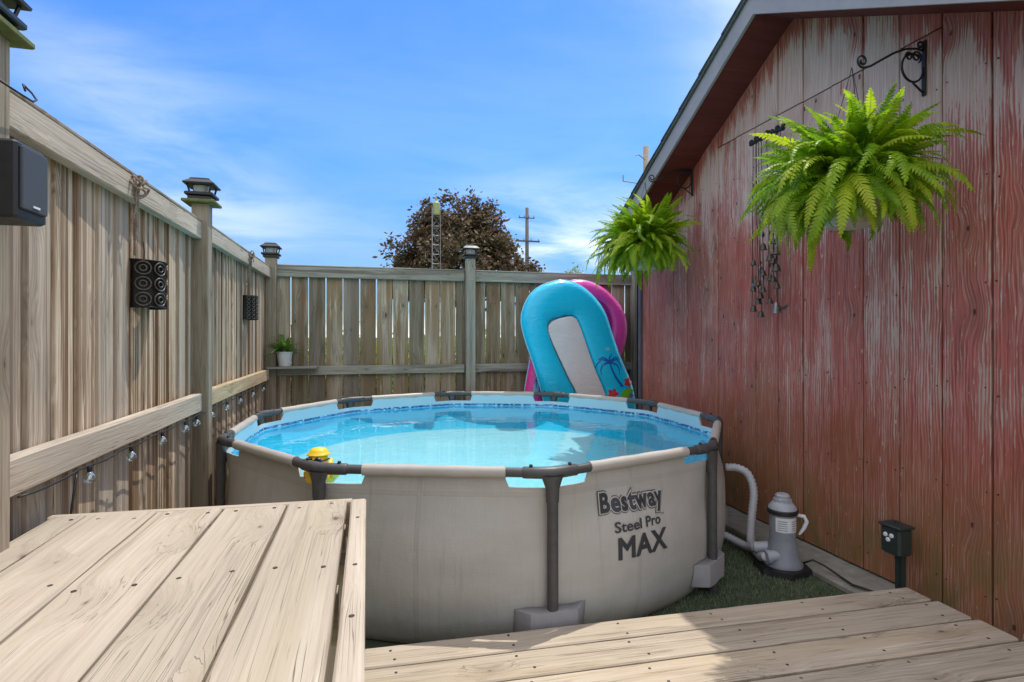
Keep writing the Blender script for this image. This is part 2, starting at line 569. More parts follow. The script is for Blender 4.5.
    # pale figure lines of the plywood face where the soft wood has lost its paint
    fl = t.math('MULTIPLY', t.rng(fig, 0.62, 0.92), t.rng(t.noise(t.map(p, (1.1, 4, 4), (4, 4, 1)), 1.0, 3), 0.42, 0.62, 0.0, 0.26))
    c = t.mix(fl, c, (0.58, 0.37, 0.31))
    flk = t.rng(t.noise(t.map(p, (16, 60, 60)), 1.0, 2), 0.70, 0.76, 0.0, 0.7)
    c = t.mix(flk, c, (0.56, 0.47, 0.40))
    # algae near the ground
    al = t.math('MULTIPLY', t.rng(z, 0.05, 0.65, 1.0, 0.0), t.rng(t.noise(t.map(p, (2.5, 6, 6), (1, 8, 2)), 1.0, 4), 0.42, 0.66, 0.0, 0.75))
    c = t.mix(al, c, (0.14, 0.125, 0.04))
    # rust-brown paint that survived right under the eave
    c = t.mix(t.math('MULTIPLY', halo, 0.35), c, (0.22, 0.10, 0.075))
    c = t.mix(t.math('MULTIPLY', core, 0.9), c, (0.075, 0.022, 0.016))
    h = t.math('SUBTRACT', t.math('ADD', t.math('MULTIPLY', nF, 0.6), t.math('MULTIPLY', fig, 0.5)), t.math('MULTIPLY', core, 0.6))
    t.bsdf(c, t.rng(wear, 0.4, 0.9, 0.55, 0.9), 0, t.bump(h, 0.45, 0.004), 0.3)
    return t.m


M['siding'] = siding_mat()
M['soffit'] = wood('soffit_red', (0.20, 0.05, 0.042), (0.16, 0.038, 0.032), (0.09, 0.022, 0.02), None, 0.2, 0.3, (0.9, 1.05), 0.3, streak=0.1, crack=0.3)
M['fascia'] = plain('fascia_grey', (0.34, 0.32, 0.335), 0.5, 0, 0.08, 8)
M['shingle'] = plain('shingle_grey', (0.10, 0.11, 0.115), 0.9, 0, 0.25, 60, 0.6)
M['corner'] = plain('corner_trim', (0.10, 0.085, 0.11), 0.55, 0, 0.15, 12)
M['concrete'] = plain('concrete', (0.27, 0.26, 0.22), 0.9, 0, 0.25, 14, 0.6)


# ------------------------------------------------------------------ ground
def ground_mat():
    t = NT('lawn_soil')
    p = t.pos()
    n1 = t.noise(p, 0.6, 5)
    n2 = t.noise(p, 28, 4)
    c = t.mix(n1, (0.07, 0.11, 0.025), (0.13, 0.17, 0.045))
    c = t.mix(t.rng(n2, 0.4, 0.65), c, (0.05, 0.075, 0.02))
    t.bsdf(c, 0.95, 0, t.bump(n2, 0.8, 0.03), 0.2)
    return t.m


gm = MB()
S = 400.0
gm.add([(-S, -S, 0), (S, -S, 0), (S, S, 0), (-S, S, 0)], [(0, 1, 2, 3)])
struct(gm.build('ground', ground_mat()), 'green lawn ground stretching beyond the fence', 'ground')

# artificial turf carpet round the pool
M['turf'] = plain('turf_base', (0.07, 0.09, 0.055), 0.95, 0, 0.4, 120, 0.8, spec=0.15)
tb = MB()
tb.box((0.75, 3.35, 0.004), (3.2, 4.75, 0.012))
struct(tb.build('turf_carpet', M['turf']), 'dark green artificial turf carpet under the pool', 'turf')


def blades():
    r = np.random.RandomState(3)
    v, f = [], []
    n = 26000
    xs = r.uniform(1.25, 2.34, n)
    ys = r.uniform(1.95, 3.7, n)
    keep = (np.hypot(xs - 0.773, ys - 3.788) > 1.5)
    xs, ys = xs[keep], ys[keep]
    for x, y in zip(xs, ys):
        a = r.uniform(0, 6.283)
        h = r.uniform(0.010, 0.022)
        w = 0.0022
        lx, ly = r.uniform(-0.010, 0.010, 2)
        b = len(v)
        v += [(x - w * math.cos(a), y - w * math.sin(a), 0.009), (x + w * math.cos(a), y + w * math.sin(a), 0.009), (x + lx, y + ly, 0.009 + h)]
        f.append((b, b + 1, b + 2))
    m = MB()
    m.v, m.f = v, f
    t = NT('turf_blade')
    n_ = t.noise(t.pos(), 60, 3)
    t.bsdf(t.mix(n_, (0.05, 0.085, 0.035), (0.24, 0.28, 0.17)), 0.6, 0, None, 0.3)
    return m.build('turf_pile', t.m)


tp = blades()
tp['kind'] = 'stuff'
tp['label'] = 'short green plastic turf pile beside the pool'

cs = MB()
cs.cbox((2.51, 2.7, 0.016), (0.29, 5.2, 0.034), 0.006)
struct(cs.build('concrete_strip', M['concrete']), 'narrow concrete ledge along the foot of the shed', 'concrete ledge')

# ------------------------------------------------------------------ shed
WX = 2.63
PKY, PKZ = 2.946, 3.345
SLF, SLN = 0.565, 0.530       # far and near roof pitch
shed = thing('garden_shed', 'weathered red wooden shed with grey roof edge on the right', 'shed', (WX, PKY, 0))


def sp(o, loc):           # world location under a translated root
    return (loc[0] - shed.location.x, loc[1] - shed.location.y, loc[2])


Y0, Y1 = 0.67, 4.99


def soff(y):
    return PKZ - (SLF if y > PKY else SLN) * abs(y - PKY)


# dark sheathing body behind the boards (a gabled box)
b = MB()
DX = 3.6
xa, xb = WX + 0.026, WX + DX
prof = [(Y0 + .01, 0.03), (Y1 - .01, 0.03), (Y1 - .01, soff(Y1) + .02), (PKY, PKZ + .02), (Y0 + .01, soff(Y0) + .02)]
vv = [(xa, y, z) for y, z in prof] + [(xb, y, z) for y, z in prof]
ff = [tuple(range(5)), tuple(range(9, 4, -1))] + [(i, i + 5, (i + 1) % 5 + 5, (i + 1) % 5) for i in range(5)]
b.add([sp(None, p) for p in vv], ff)
b.build('wall', M['dark_back'], shed)

SEAM = 2.782
pitch = 0.2155
ys = []
y = 2.004 - pitch * 6
while y < Y1 - 0.02:
    ys.append(y)
    y += pitch
rb = random.Random(5)
for i, y in enumerate(ys):
    ya, yb = max(y, Y0), min(y + pitch, Y1)
    w = yb - ya - rb.uniform(0.004, 0.008)
    if w < 0.03:
        continue
    yc = (ya + yb) / 2
    dep = rb.uniform(-0.0025, 0.0025)
    zt_a, zt_b = soff(ya), soff(yb)
    top = min(SEAM - 0.004, min(zt_a, zt_b) - 0.001)

    def slab(name, z0, za, zb):
        """siding board with its length along local X (up), base centre at the origin"""
        m_ = MB()
        t_ = 0.022
        c_ = 0.003
        hw = w / 2
        vv_ = []
        for (yy_, zz_) in ((-hw, za), (hw, zb)):
            pass
        sec = [(-hw, -t_ / 2 + c_), (-hw + c_, -t_ / 2), (hw - c_, -t_ / 2), (hw, -t_ / 2 + c_), (hw, t_ / 2), (-hw, t_ / 2)]
        zm = (z0 + max(za, zb)) / 2
        for k in (0, 1):
            for (a_, d_) in sec:
                f_ = (a_ + hw) / (2 * hw)
                zt = z0 if k == 0 else za + (zb - za) * f_
                vv_.append((zt - zm, a_, d_))
        ff_ = [(j, (j + 1) % 6, (j + 1) % 6 + 6, j + 6) for j in range(6)] + [tuple(range(5, -1, -1)), tuple(range(6, 12))]
        m_.add(vv_, ff_)
        # local X -> world Z, local Y -> world Y, local Z -> world X (mirror keeps the outer face at -Z)
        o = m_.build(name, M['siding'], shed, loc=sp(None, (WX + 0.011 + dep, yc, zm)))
        o.rotation_euler = Matrix(((0, 0, -1), (0, 1, 0), (1, 0, 0))).to_euler()
        o.scale = (1, 1, -1)
        return o
    if min(zt_a, zt_b) > SEAM + 0.02:
        slab('siding_board', 0.045, SEAM - 0.005, SEAM - 0.005)
        slab('siding_board', SEAM + 0.004, zt_a + 0.06, zt_b + 0.06)
    else:
        lowt = min(zt_a, SEAM + 1)
        slab('siding_board', 0.045, zt_a + 0.03, zt_b + 0.03)

# roof: two slopes with shingles, rake fascias, soffits
RX = 2.33
EY0, EY1 = 0.60, 5.02
ZR = 0.13      # fascia height above the soffit
for sgn in (1, -1):
    ye = EY1 if sgn > 0 else EY0
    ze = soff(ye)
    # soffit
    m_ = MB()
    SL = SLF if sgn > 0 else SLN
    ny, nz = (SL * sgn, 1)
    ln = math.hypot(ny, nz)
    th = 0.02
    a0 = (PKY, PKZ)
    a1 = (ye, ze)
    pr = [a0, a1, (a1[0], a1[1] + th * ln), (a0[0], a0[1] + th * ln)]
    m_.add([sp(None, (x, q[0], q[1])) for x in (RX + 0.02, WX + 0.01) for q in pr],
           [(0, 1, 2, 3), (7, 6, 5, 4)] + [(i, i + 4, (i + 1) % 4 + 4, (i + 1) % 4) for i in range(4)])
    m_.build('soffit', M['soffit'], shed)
    # rake fascia board
    m_ = MB()
    pr = [(PKY, PKZ - 0.012), (ye, ze - 0.012), (ye, ze + ZR), (PKY, PKZ + ZR)]
    m_.add([sp(None, (x, q[0], q[1])) for x in (RX, RX + 0.02) for q in pr],
           [(3, 2, 1, 0), (4, 5, 6, 7)] + [((i + 1) % 4, (i + 1) % 4 + 4, i + 4, i) for i in range(4)])
    m_.build('rake_fascia', M['fascia'], shed)
    # roof deck
    m_ = MB()
    pr = [(PKY, PKZ + ZR + 0.002), (ye + sgn * 0.03, ze + ZR - 0.013), (ye + sgn * 0.03, ze + ZR + 0.012), (PKY, PKZ + ZR + 0.027)]
    m_.add([sp(None, (x, q[0], q[1])) for x in (RX - 0.018, WX + DX + 0.2) for q in pr],
           [(3, 2, 1, 0), (4, 5, 6, 7)] + [((i + 1) % 4, (i + 1) % 4 + 4, i + 4, i) for i in range(4)])
    rf = m_.build('roof', M['shingle'], shed)
    # shingle courses (stepped edge)
    nrow = 16
    for k in range(nrow):
        f0, f1 = k / nrow, (k + 1.15) / nrow
        q0 = (PKY + (ye + sgn * 0.035 - PKY) * min(1, f1), 0)
        q1 = (PKY + (ye + sgn * 0.035 - PKY) * f0, 0)
        zf = lambda yy_, SL=SL: PKZ - SL * abs(yy_ - PKY) + ZR + 0.026
        m_ = MB()
        pr = [(q0[0], zf(q0[0]) + 0.001), (q0[0], zf(q0[0]) + 0.013), (q1[0], zf(q1[0]) + 0.006), (q1[0], zf(q1[0]) + 0.001)]
        m_.add([sp(None, (x, q[0], q[1])) for x in (RX - 0.026 - 0.003 * (k % 2), WX + DX + 0.2) for q in pr],
               [(3, 2, 1, 0), (4, 5, 6, 7)] + [((i + 1) % 4, (i + 1) % 4 + 4, i + 4, i) for i in range(4)])
        m_.build('shingle_course', M['shingle'], shed)
# nail heads
nm_ = MB()
nm_.lathe([(0.0042, -0.002), (0.0042, 0.0008), (0.0028, 0.0014)], 8)
nme = nm_.mesh('nail')
nme.materials.append(M['screw'])
for y in ys:
    for z in (0.16, 0.62, 1.08, 1.55, 2.02, 2.5):
        for dy_ in (0.022, pitch - 0.024):
            if Y0 + 0.02 < y + dy_ < 4.4 and z < soff(y + dy_) - 0.05:
                o = link('nail', nme, None, shed, sp(None, (WX - 0.0015, y + dy_ + rb.uniform(-0.006, 0.006), z + rb.uniform(-0.03, 0.03))))
                o.rotation_euler = (0, R(-90), 0)
# corner trim
m_ = MB()
m_.box(sp(None, (WX - 0.012, Y1 - 0.012, 1.10)), (0.022, 0.075, 2.13))
m_.box(sp(None, (WX + 0.03, Y1 + 0.012, 1.10)), (0.106, 0.022, 2.13))
m_.build('corner_board', M['corner'], shed)

# ------------------------------------------------------------------ fences
FX = -0.945           # face of the left fence boards
BY = 5.79             # face of the back fence boards


def post_cap(parent, loc, s=1.0, plate=None):
    pl = parent.location
    q = bpy.data.objects.new('post_cap', None)
    m_ = MB()
    h = 0.075 * s
    # skirt and base
    m_.cbox((0, 0, 0.012), (2 * h * 0.86, 2 * h * 0.86, 0.024), 0.004)
    m_.cbox((0, 0, 0.034), (2 * h * 1.05, 2 * h * 1.05, 0.018), 0.004)
    for sx in (-1, 1):
        for sy in (-1, 1):
            m_.tube([(sx * h * 0.72, sy * h * 0.72, 0.042), (sx * h * 0.86, sy * h * 0.86, 0.095 * s)], 0.006 * s, 5)
    o = m_.build('post_cap', M['black'], parent, loc=(loc[0] - pl.x, loc[1] - pl.y, loc[2] - pl.z))
    bpy.data.objects.remove(q)
    g = MB()
    g.lathe([(h * 0.55, 0.043), (h * 0.66, 0.092 * s)], 12)
    g.build('lens', M['glass_plain'], o, smooth=False)
    r_ = MB()
    z0 = 0.094 * s
    rings = [(h * 1.12, z0), (h * 1.15, z0 + 0.008), (h * 0.72, z0 + 0.034 * s), (h * 0.70, z0 + 0.040 * s), (h * 0.45, z0 + 0.047 * s)]
    vv_ = []
    for (a, z) in rings:
        vv_ += [(-a, -a, z), (a, -a, z), (a, a, z), (-a, a, z)]
    ff_ = [(3, 2, 1, 0)]
    for k in range(len(rings) - 1):
        for j in range(4):
            j2 = (j + 1) % 4
            ff_.append((k * 4 + j, k * 4 + j2, k * 4 + 4 + j2, k * 4 + 4 + j))
    ff_.append(tuple(len(vv_) - 4 + j for j in range(4)))
    r_.add(vv_, ff_)
    r_.build('cap_roof', M['black'], o)
    if plate is not None:
        p_ = MB()
        p_.cbox((0, 0, -0.008), (2 * h * 1.22, 2 * h * 1.22, 0.016), 0.003)
        p_.build('cap_plate', plate, o)
    return o


def plank(name, parent, L, w, t, center, rot, m, ch=0.004, segs=1, wob=0.0, key=''):
    pl = parent.location
    return link(name, board_mesh(L, w, t, ch, m, key, segs, wob), m, parent,
                (center[0] - pl.x, center[1] - pl.y, center[2] - pl.z), rot)


lf = thing('wooden_fence', 'tall weathered brown board fence on the left, sunlit, with lanterns on it', 'fence', (FX, 3.5, 0))
rl = random.Random(11)
y = 0.26
i = 0
while y < 5.70:
    x = FX - 0.012 + rl.uniform(-0.002, 0.002)
    rot = (Matrix.Rotation(rl.uniform(-0.005, 0.005), 4, 'X') @ Matrix.Rotation(R(4.6) + rl.uniform(-0.015, 0.015), 4, 'Z') @ Matrix.Rotation(R(-90), 4, 'Y')).to_euler()
    plank('fence_board', lf, 1.80, 0.160, 0.0175, (x, y + 0.073, 0.995 + rl.uniform(-0.01, 0.005)), rot, M['fence'], 0.003)
    y += 0.146 + rl.uniform(-0.004, 0.004)
    i += 1
# rails
TOPZ = 1.955
RZ90 = (0, 0, R(90))
RUP = (R(90), 0, R(90))       # rail on edge: wide face towards +X, length along Y
for (ya, yb, dz, m_) in ((0.2, 1.565, 0.0, 'rail'), (1.655, 3.415, 0.0, 'rail'), (3.505, 5.68, 0.012, 'rail')):
    plank('top_rail', lf, yb - ya, 0.092, 0.042, (FX + 0.024, (ya + yb) / 2, TOPZ - 0.046 + dz), RUP, M[m_], 0.004, 6, 0.002, str(ya))
    # thin weathered cap strip on top of the rail
    plank('rail_cap', lf, yb - ya, 0.062, 0.014, (FX + 0.014, (ya + yb) / 2, TOPZ + 0.008 + dz), RZ90, M['post'], 0.003, 4, 0.001, str(ya))
for (ya, yb, z, m_) in ((0.2, 1.565, 0.945, 'rail'), (1.655, 3.415, 0.948, 'rail'), (3.505, 5.55, 0.955, 'rail_new')):
    plank('middle_rail', lf, yb - ya, 0.098, 0.045, (FX + 0.0255, (ya + yb) / 2, z), RUP, M[m_], 0.004, 6, 0.002, str(ya))
for (ya, yb) in ((0.2, 1.565), (1.70, 3.36), (3.505, 5.68)):
    plank('bottom_rail', lf, yb - ya, 0.09, 0.04, (FX + 0.0225, (ya + yb) / 2, 0.18), RUP, M['rail'], 0.004, 2, 0.001, str(ya))
PW = 0.086
for (py, top, s, pm) in ((1.61, 2.055, 0.86, M['moss']), (3.46, 2.06, 0.92, M['moss'])):
    plank('post', lf, top, PW, PW, (FX + 0.035, py, top / 2), upright_rot('x'), M['post'], 0.005, 6, 0.002, str(py))
    post_cap(lf, (FX + 0.035, py, top + (0.018 if pm else 0.002)), s, pm)

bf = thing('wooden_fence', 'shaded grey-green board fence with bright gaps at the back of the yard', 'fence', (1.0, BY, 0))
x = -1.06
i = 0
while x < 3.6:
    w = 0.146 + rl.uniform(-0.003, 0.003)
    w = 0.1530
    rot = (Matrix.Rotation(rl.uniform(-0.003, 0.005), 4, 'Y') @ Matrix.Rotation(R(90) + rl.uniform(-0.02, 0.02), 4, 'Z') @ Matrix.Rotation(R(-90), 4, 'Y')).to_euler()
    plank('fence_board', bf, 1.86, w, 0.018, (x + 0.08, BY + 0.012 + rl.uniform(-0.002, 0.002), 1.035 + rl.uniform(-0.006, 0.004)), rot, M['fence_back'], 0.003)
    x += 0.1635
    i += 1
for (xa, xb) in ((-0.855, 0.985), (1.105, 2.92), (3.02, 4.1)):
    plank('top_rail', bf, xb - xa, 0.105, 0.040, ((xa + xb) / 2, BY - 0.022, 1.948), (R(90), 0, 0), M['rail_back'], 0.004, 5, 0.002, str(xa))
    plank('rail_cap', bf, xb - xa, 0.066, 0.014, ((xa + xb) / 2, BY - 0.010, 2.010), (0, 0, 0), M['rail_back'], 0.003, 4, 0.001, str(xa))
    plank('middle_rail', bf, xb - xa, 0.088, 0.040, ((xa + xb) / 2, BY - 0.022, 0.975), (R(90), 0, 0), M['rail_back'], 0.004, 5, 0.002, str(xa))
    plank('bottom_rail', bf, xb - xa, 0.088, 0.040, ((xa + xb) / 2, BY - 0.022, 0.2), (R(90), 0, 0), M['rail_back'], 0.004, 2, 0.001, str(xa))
for (px, top) in ((-0.905, 2.07), (1.045, 2.13), (2.97, 2.07)):
    plank('post', bf, top, 0.098, 0.098, (px, BY - 0.055, top / 2), upright_rot('y'), M['post'] if px < 0 else M['rail_back'], 0.005, 5, 0.002, str(px))
    post_cap(bf, (px, BY - 0.055, top + 0.002), 1.02)

# ------------------------------------------------------------------ raised pool platform (left foreground)
PZ = 0.79
pf = thing('pool_platform', 'raised sunlit wooden platform of wide planks in the left foreground', 'platform', (-0.45, 1.1, 0))
edges = [-0.90, -0.806, -0.620, -0.434, -0.247, -0.063]


def far_end(x):
    return 1.845 - 0.062 * (x + 0.03)


def screw(board, x, y, z=None):
    k = 'screw'
    if k not in _cache:
        m_ = MB()
        m_.lathe([(0.0056, -0.004), (0.0056, 0.0006), (0.0042, 0.0012), (0.0016, 0.0002)], 8)
        me = m_.mesh('screw')
        me.materials.append(M['screw'])
        _cache[k] = me
    return link('screw', _cache[k], None, board, (x, y, z))


rp = random.Random(21)
for i in range(5):
    xa, xb = edges[i] + 0.0035, edges[i + 1] - 0.0035
    w = xb - xa
    xc = (xa + xb) / 2
    y1 = far_end(xc) + rp.uniform(-0.006, 0.004)
    y0 = 0.24
    L = y1 - y0
    bo = plank('deck_plank', pf, L, w, 0.038, (xc, (y0 + y1) / 2, PZ - 0.019 + rp.uniform(-0.0015, 0.001)), (0, 0, R(90)), M['platform'], 0.006, 10, 0.0022, 'p%d' % i)
    for yy_ in (y1 - 0.045, y1 - 0.52, y1 - 1.0):
        for f_ in (0.2, 0.8):
            if w < 0.12 and f_ > 0.5:
                continue
            # board local X = world Y, local Y = -world X
            screw(bo, yy_ + rp.uniform(-0.02, 0.02) - (y0 + y1) / 2, w * (f_ - 0.5) + rp.uniform(-0.012, 0.012), 0.0192)
# edge trim on the right, standing on edge with a gap, and the end board
bo = plank('edge_board', pf, 1.61, 0.046, 0.12, (-0.029, 1.035, PZ - 0.056), (0, 0, R(90)), M['platform'], 0.005, 10, 0.0015, 'edge')
for yy_ in (0.62, 0.28, 0.04, -0.28, -0.6):
    screw(bo, yy_, rp.uniform(-0.008, 0.008), 0.0602)
plank('end_board', pf, 0.86, 0.12, 0.03, (-0.48, far_end(-0.48) + 0.021, PZ - 0.064), (R(90), 0, R(-3.4)), M['platform'], 0.004)
for yy_ in (0.3, 0.8, 1.3, 1.72):
    plank('joist', pf, 0.82, 0.04, 0.12, (-0.475, yy_, PZ - 0.1), (0, 0, 0), M['deck'], 0.003)
for (xx_, yy_) in ((-0.10, 0.36), (-0.10, 1.62), (-0.86, 0.36), (-0.86, 1.62)):
    plank('leg', pf, PZ - 0.10, 0.088, 0.088, (xx_, yy_, (PZ - 0.10) / 2 + 0.0), upright_rot('x'), M['deck'], 0.004)

# ------------------------------------------------------------------ low deck in the right foreground
DZ = 0.15
dk = thing('low_deck', 'low wooden deck of long boards in front of the pool, half in shade', 'deck', (1.2, 1.2, 0))
DR = R(-2.75)
es = [2.085, 1.946, 1.782, 1.615, 1.45, 1.285, 1.12, 0.955, 0.79, 0.625, 0.46]
rd = random.Random(31)
for i in range(len(es) - 1):
    ya, yb = es[i + 1], es[i]
    w = yb - ya - 0.013
    x0 = -0.16
    x1 = 2.43 + 0.05 * (i == 0) * 0 + rd.uniform(-0.006, 0.006)
    L = x1 - x0
    yc_ = (ya + yb) / 2 - math.tan(-DR) * ((x0 + x1) / 2 - 1.13)
    bo = plank('deck_board', dk, L, w, 0.036, ((x0 + x1) / 2, yc_, DZ - 0.018 + rd.uniform(-0.002, 0.001)), (0, 0, DR), M['deck'], 0.005, 12, 0.002, 'd%d' % i)
    for xx_ in (0.10, 0.55, 0.98, 1.42, 1.86, 2.32):
        for f_ in (0.22, 0.78):
            screw(bo, xx_ - (x0 + x1) / 2 + rd.uniform(-0.03, 0.03), w * (f_ - 0.5) + rd.uniform(-0.01, 0.01), 0.0182)
for xx_ in (0.1, 0.55, 1.0, 1.45, 1.9, 2.35):
    plank('joist', dk, 1.5, 0.038, 0.09, (xx_, 1.22, DZ - 0.0845), (0, 0, R(90)), M['deck'], 0.003)
plank('rim_board', dk, 2.5, 0.11, 0.03, (1.12, 2.058, 0.056), (R(90), 0, DR), M['deck'], 0.003)

# ------------------------------------------------------------------ pool
PC = Vector((0.773, 3.788, 0))
PR, PTOP, WZ, FZ = 1.62, 0.745, 0.632, 0.425
PH = 3.43655
AP = PR * math.cos(math.pi / 10)
pool = thing('frame_pool', 'round grey steel frame pool full of clear blue water', 'pool', PC)


def liner_mat():
    t = NT('pool_liner')
    p = t.pos()
    sep = t.n('ShaderNodeSeparateXYZ', None, Vector=t.n('ShaderNodeVectorMath', dict(operation='SUBTRACT'), i0=p, i1=(PC.x, PC.y, 0)).outputs[0])
    ang = t.math('ARCTAN2', sep.outputs[1], sep.outputs[0])
    z = sep.outputs[2]
    uv = t.n('ShaderNodeCombineXYZ', None, X=t.math('MULTIPLY', ang, 1.6), Y=z).outputs[0]
    vo = t.n('ShaderNodeTexVoronoi', dict(feature='F1'), Vector=t.map(uv, (38, 60, 1)), Scale=1.0)
    tile = t.n('ShaderNodeSeparateColor', None, Color=vo.outputs['Color']).outputs[0]
    mos = t.mix(t.rng(tile, 0.45, 0.5), (0.012, 0.06, 0.22), (0.05, 0.26, 0.55))
    mos = t.mix(t.rng(tile, 0.80, 0.82), mos, (0.30, 0.62, 0.78))
    band = t.math('MULTIPLY', t.rng(z, 0.634, 0.636), t.rng(z, 0.654, 0.656, 1.0, 0.0))
    c = t.mix(t.rng(z, 0.630, 0.634), (0.01, 0.50, 0.72), (0.42, 0.62, 0.70))
    c = t.mix(band, c, mos)
    n_ = t.noise(uv, 4, 3)
    c = t.mix(t.rng(n_, 0.3, 0.7, 0.0, 0.18), c, (0.25, 0.6, 0.8))
    t.bsdf(c, 0.35, 0, t.bump(n_, 0.12, 0.02), 0.4)
    return t.m


def wall_mat():
    t = NT('pool_wall_vinyl')
    p = t.obj()
    n1 = t.noise(t.map(p, (1, 1, 3)), 2.2, 4)
    n2 = t.noise(p, 160, 2)
    c = t.mix(t.rng(n1, 0.3, 0.7), (0.375, 0.355, 0.315), (0.43, 0.41, 0.37))
    z = t.n('ShaderNodeSeparateXYZ', None, Vector=p).outputs[2]
    dirt = t.math('MULTIPLY', t.rng(z, 0.02, 0.32, 1.0, 0.0), t.rng(t.noise(p, 7, 5), 0.35, 0.7, 0.1, 0.55))
    c = t.mix(dirt, c, (0.20, 0.24, 0.18))
    xy = t.n('ShaderNodeSeparateXYZ', None, Vector=p)
    ang = t.math('ARCTAN2', xy.outputs[1], xy.outputs[0])
    # welded seams of the sheet: one low band and an upright lap in every panel
    frac = t.math('FRACT', t.math('ADD', t.math('MULTIPLY', t.math('SUBTRACT', ang, PH), 10 / (2 * math.pi)), 20.06))
    seam = t.rng(t.math('ABSOLUTE', t.math('SUBTRACT', frac, 0.5)), 0.010, 0.014, 1.0, 0.0)
    seam2 = t.rng(t.math('ABSOLUTE', t.math('SUBTRACT', z, 0.655)), 0.010, 0.013, 1.0, 0.0)
    lap = t.math('MAXIMUM', t.math('MULTIPLY', seam, t.rng(frac, 0.0, 1.0, 1.0, 1.0)), seam2)
    c = t.mix(t.math('MULTIPLY', lap, 0.12), c, (0.24, 0.22, 0.19))
    drip = t.rng(t.noise(t.n('ShaderNodeCombineXYZ', None, X=t.math('MULTIPLY', ang, 40.0), Y=t.math('MULTIPLY', z, 1.4)).outputs[0], 1.0, 3, 0.6), 0.56, 0.70, 0.0, 0.22)
    c = t.mix(drip, c, (0.23, 0.22, 0.17))
    spk_ = t.rng(t.noise(p, 95, 2), 0.70, 0.74, 0.0, 0.35)
    c = t.mix(t.math('MULTIPLY', spk_, t.rng(z, 0.05, 0.4, 1.0, 0.0)), c, (0.14, 0.13, 0.09))
    hh = t.math('ADD', n2, t.math('MULTIPLY', t.noise(t.map(p, (3, 3, 1)), 3, 3), 6.0))
    hh = t.math('ADD', hh, t.math('MULTIPLY', lap, 1.2))
    t.bsdf(c, 0.5, 0, t.bump(hh, 0.25, 0.006), 0.4)
    return t.m


M['wall'] = wall_mat()
M['liner'] = liner_mat()
M['sleeve'] = plain('rim_sleeve', (0.42, 0.385, 0.34), 0.45, 0, 0.06, 10, 0.1)
M['pipe'] = plain('frame_grey', (0.062, 0.060, 0.060), 0.45, 0.0, 0.15, 40, 0.1)
M['pad'] = plain('leg_strap', (0.31, 0.30, 0.30), 0.55, 0, 0.08, 20, 0.2)


def deca(a):
    k = (a - PH) % (math.pi / 5) - math.pi / 10
    return AP / math.cos(k)


def smooth(e0, e1, x):
    u = min(1, max(0, (x - e0) / (e1 - e0)))
    return u * u * (3 - 2 * u)


def wall_r(a, z):
    w = smooth(0.46, PTOP, z)
    circ = 1.575 + 0.022 * math.sin(math.pi * min(1, max(0, z / 0.6)))
    r = circ * (1 - w) + (deca(a) - 0.012) * w
    if z < 0.16:
        u = 1 - z / 0.16
        r -= 0.035 * u ** 2.2
    # soft vertical folds of the vinyl under tension
    r += 0.004 * math.sin(a * 23 + 1.3) * smooth(0.2, 0.5, z) * (1 - w)
    k_ = abs((a - PH + math.pi / 10) % (math.pi / 5) - math.pi / 10)
    r += 0.0035 * math.sin(k_ * 95) * smooth(0.45, 0.62, z) * (1 - smooth(0.70, PTOP, z))
    return r


SID = 2 * PR * math.sin(math.pi / 10)       # side length
s_list = [-0.5 * SID, -0.36, -0.28, -0.205, -0.18, -0.12, -0.06, 0, 0.06, 0.12, 0.18, 0.205, 0.28, 0.36]
angs, tops = [], []
for k in range(10):
    for s_ in s_list:
        # s measured from the vertex along the side
        sg = 1 if s_ >= 0 else -1
        base = PH - k * math.pi / 5
        v0 = Vector((PR, 0))
        v1 = Vector((PR * math.cos(math.pi / 5), -sg * PR * math.sin(math.pi / 5)))
        q = v0 + (v1 - v0) * (abs(s_) / SID)
        da = math.atan2(q.y, q.x)
        angs.append(base + da)
        tops.append(PTOP - 0.062 if abs(s_) <= 0.181 else PTOP)
nA_ = len(angs)
zrel = [0.0, 0.02, 0.05, 0.09, 0.14, 0.2, 0.28, 0.36, 0.44, 0.52, 0.58, 0.63, 0.66]
ow, iw = MB(), MB()
rows = []
for z in zrel + ['top']:
    row = []
    for a, tz in zip(angs, tops):
        zz_ = tz if z == 'top' else z
        r = wall_r(a, zz_)
        row.append((r * math.cos(a), r * math.sin(a), zz_ + (0.012 if z != 'top' and z == 0 else 0.0)))
    row.append(row[0])
    rows.append(row)
ow.grid(rows)
# lower cutout hem: give the wall its thickness along the top edge
inner_top = [(p[0] * (1 - 0.010 / 1.6), p[1] * (1 - 0.010 / 1.6), p[2]) for p in rows[-1]]
ow.grid([rows[-1], inner_top])
ow.build('wall', M['wall'], pool, smooth=True)
rows = []
for z in [0.585, 0.61, 0.627, 0.632, 0.66, 0.668, 'top']:
    row = []
    for a, tz in zip(angs, tops):
        zz_ = tz if z == 'top' else z
        r = wall_r(a, zz_) - 0.010
        row.append((r * math.cos(a), r * math.sin(a), zz_))
    row.append(row[0])
    rows.append([p for p in row])
iw.grid([list(reversed(r)) for r in rows])
iw.build('liner', M['liner'], pool, smooth=True)


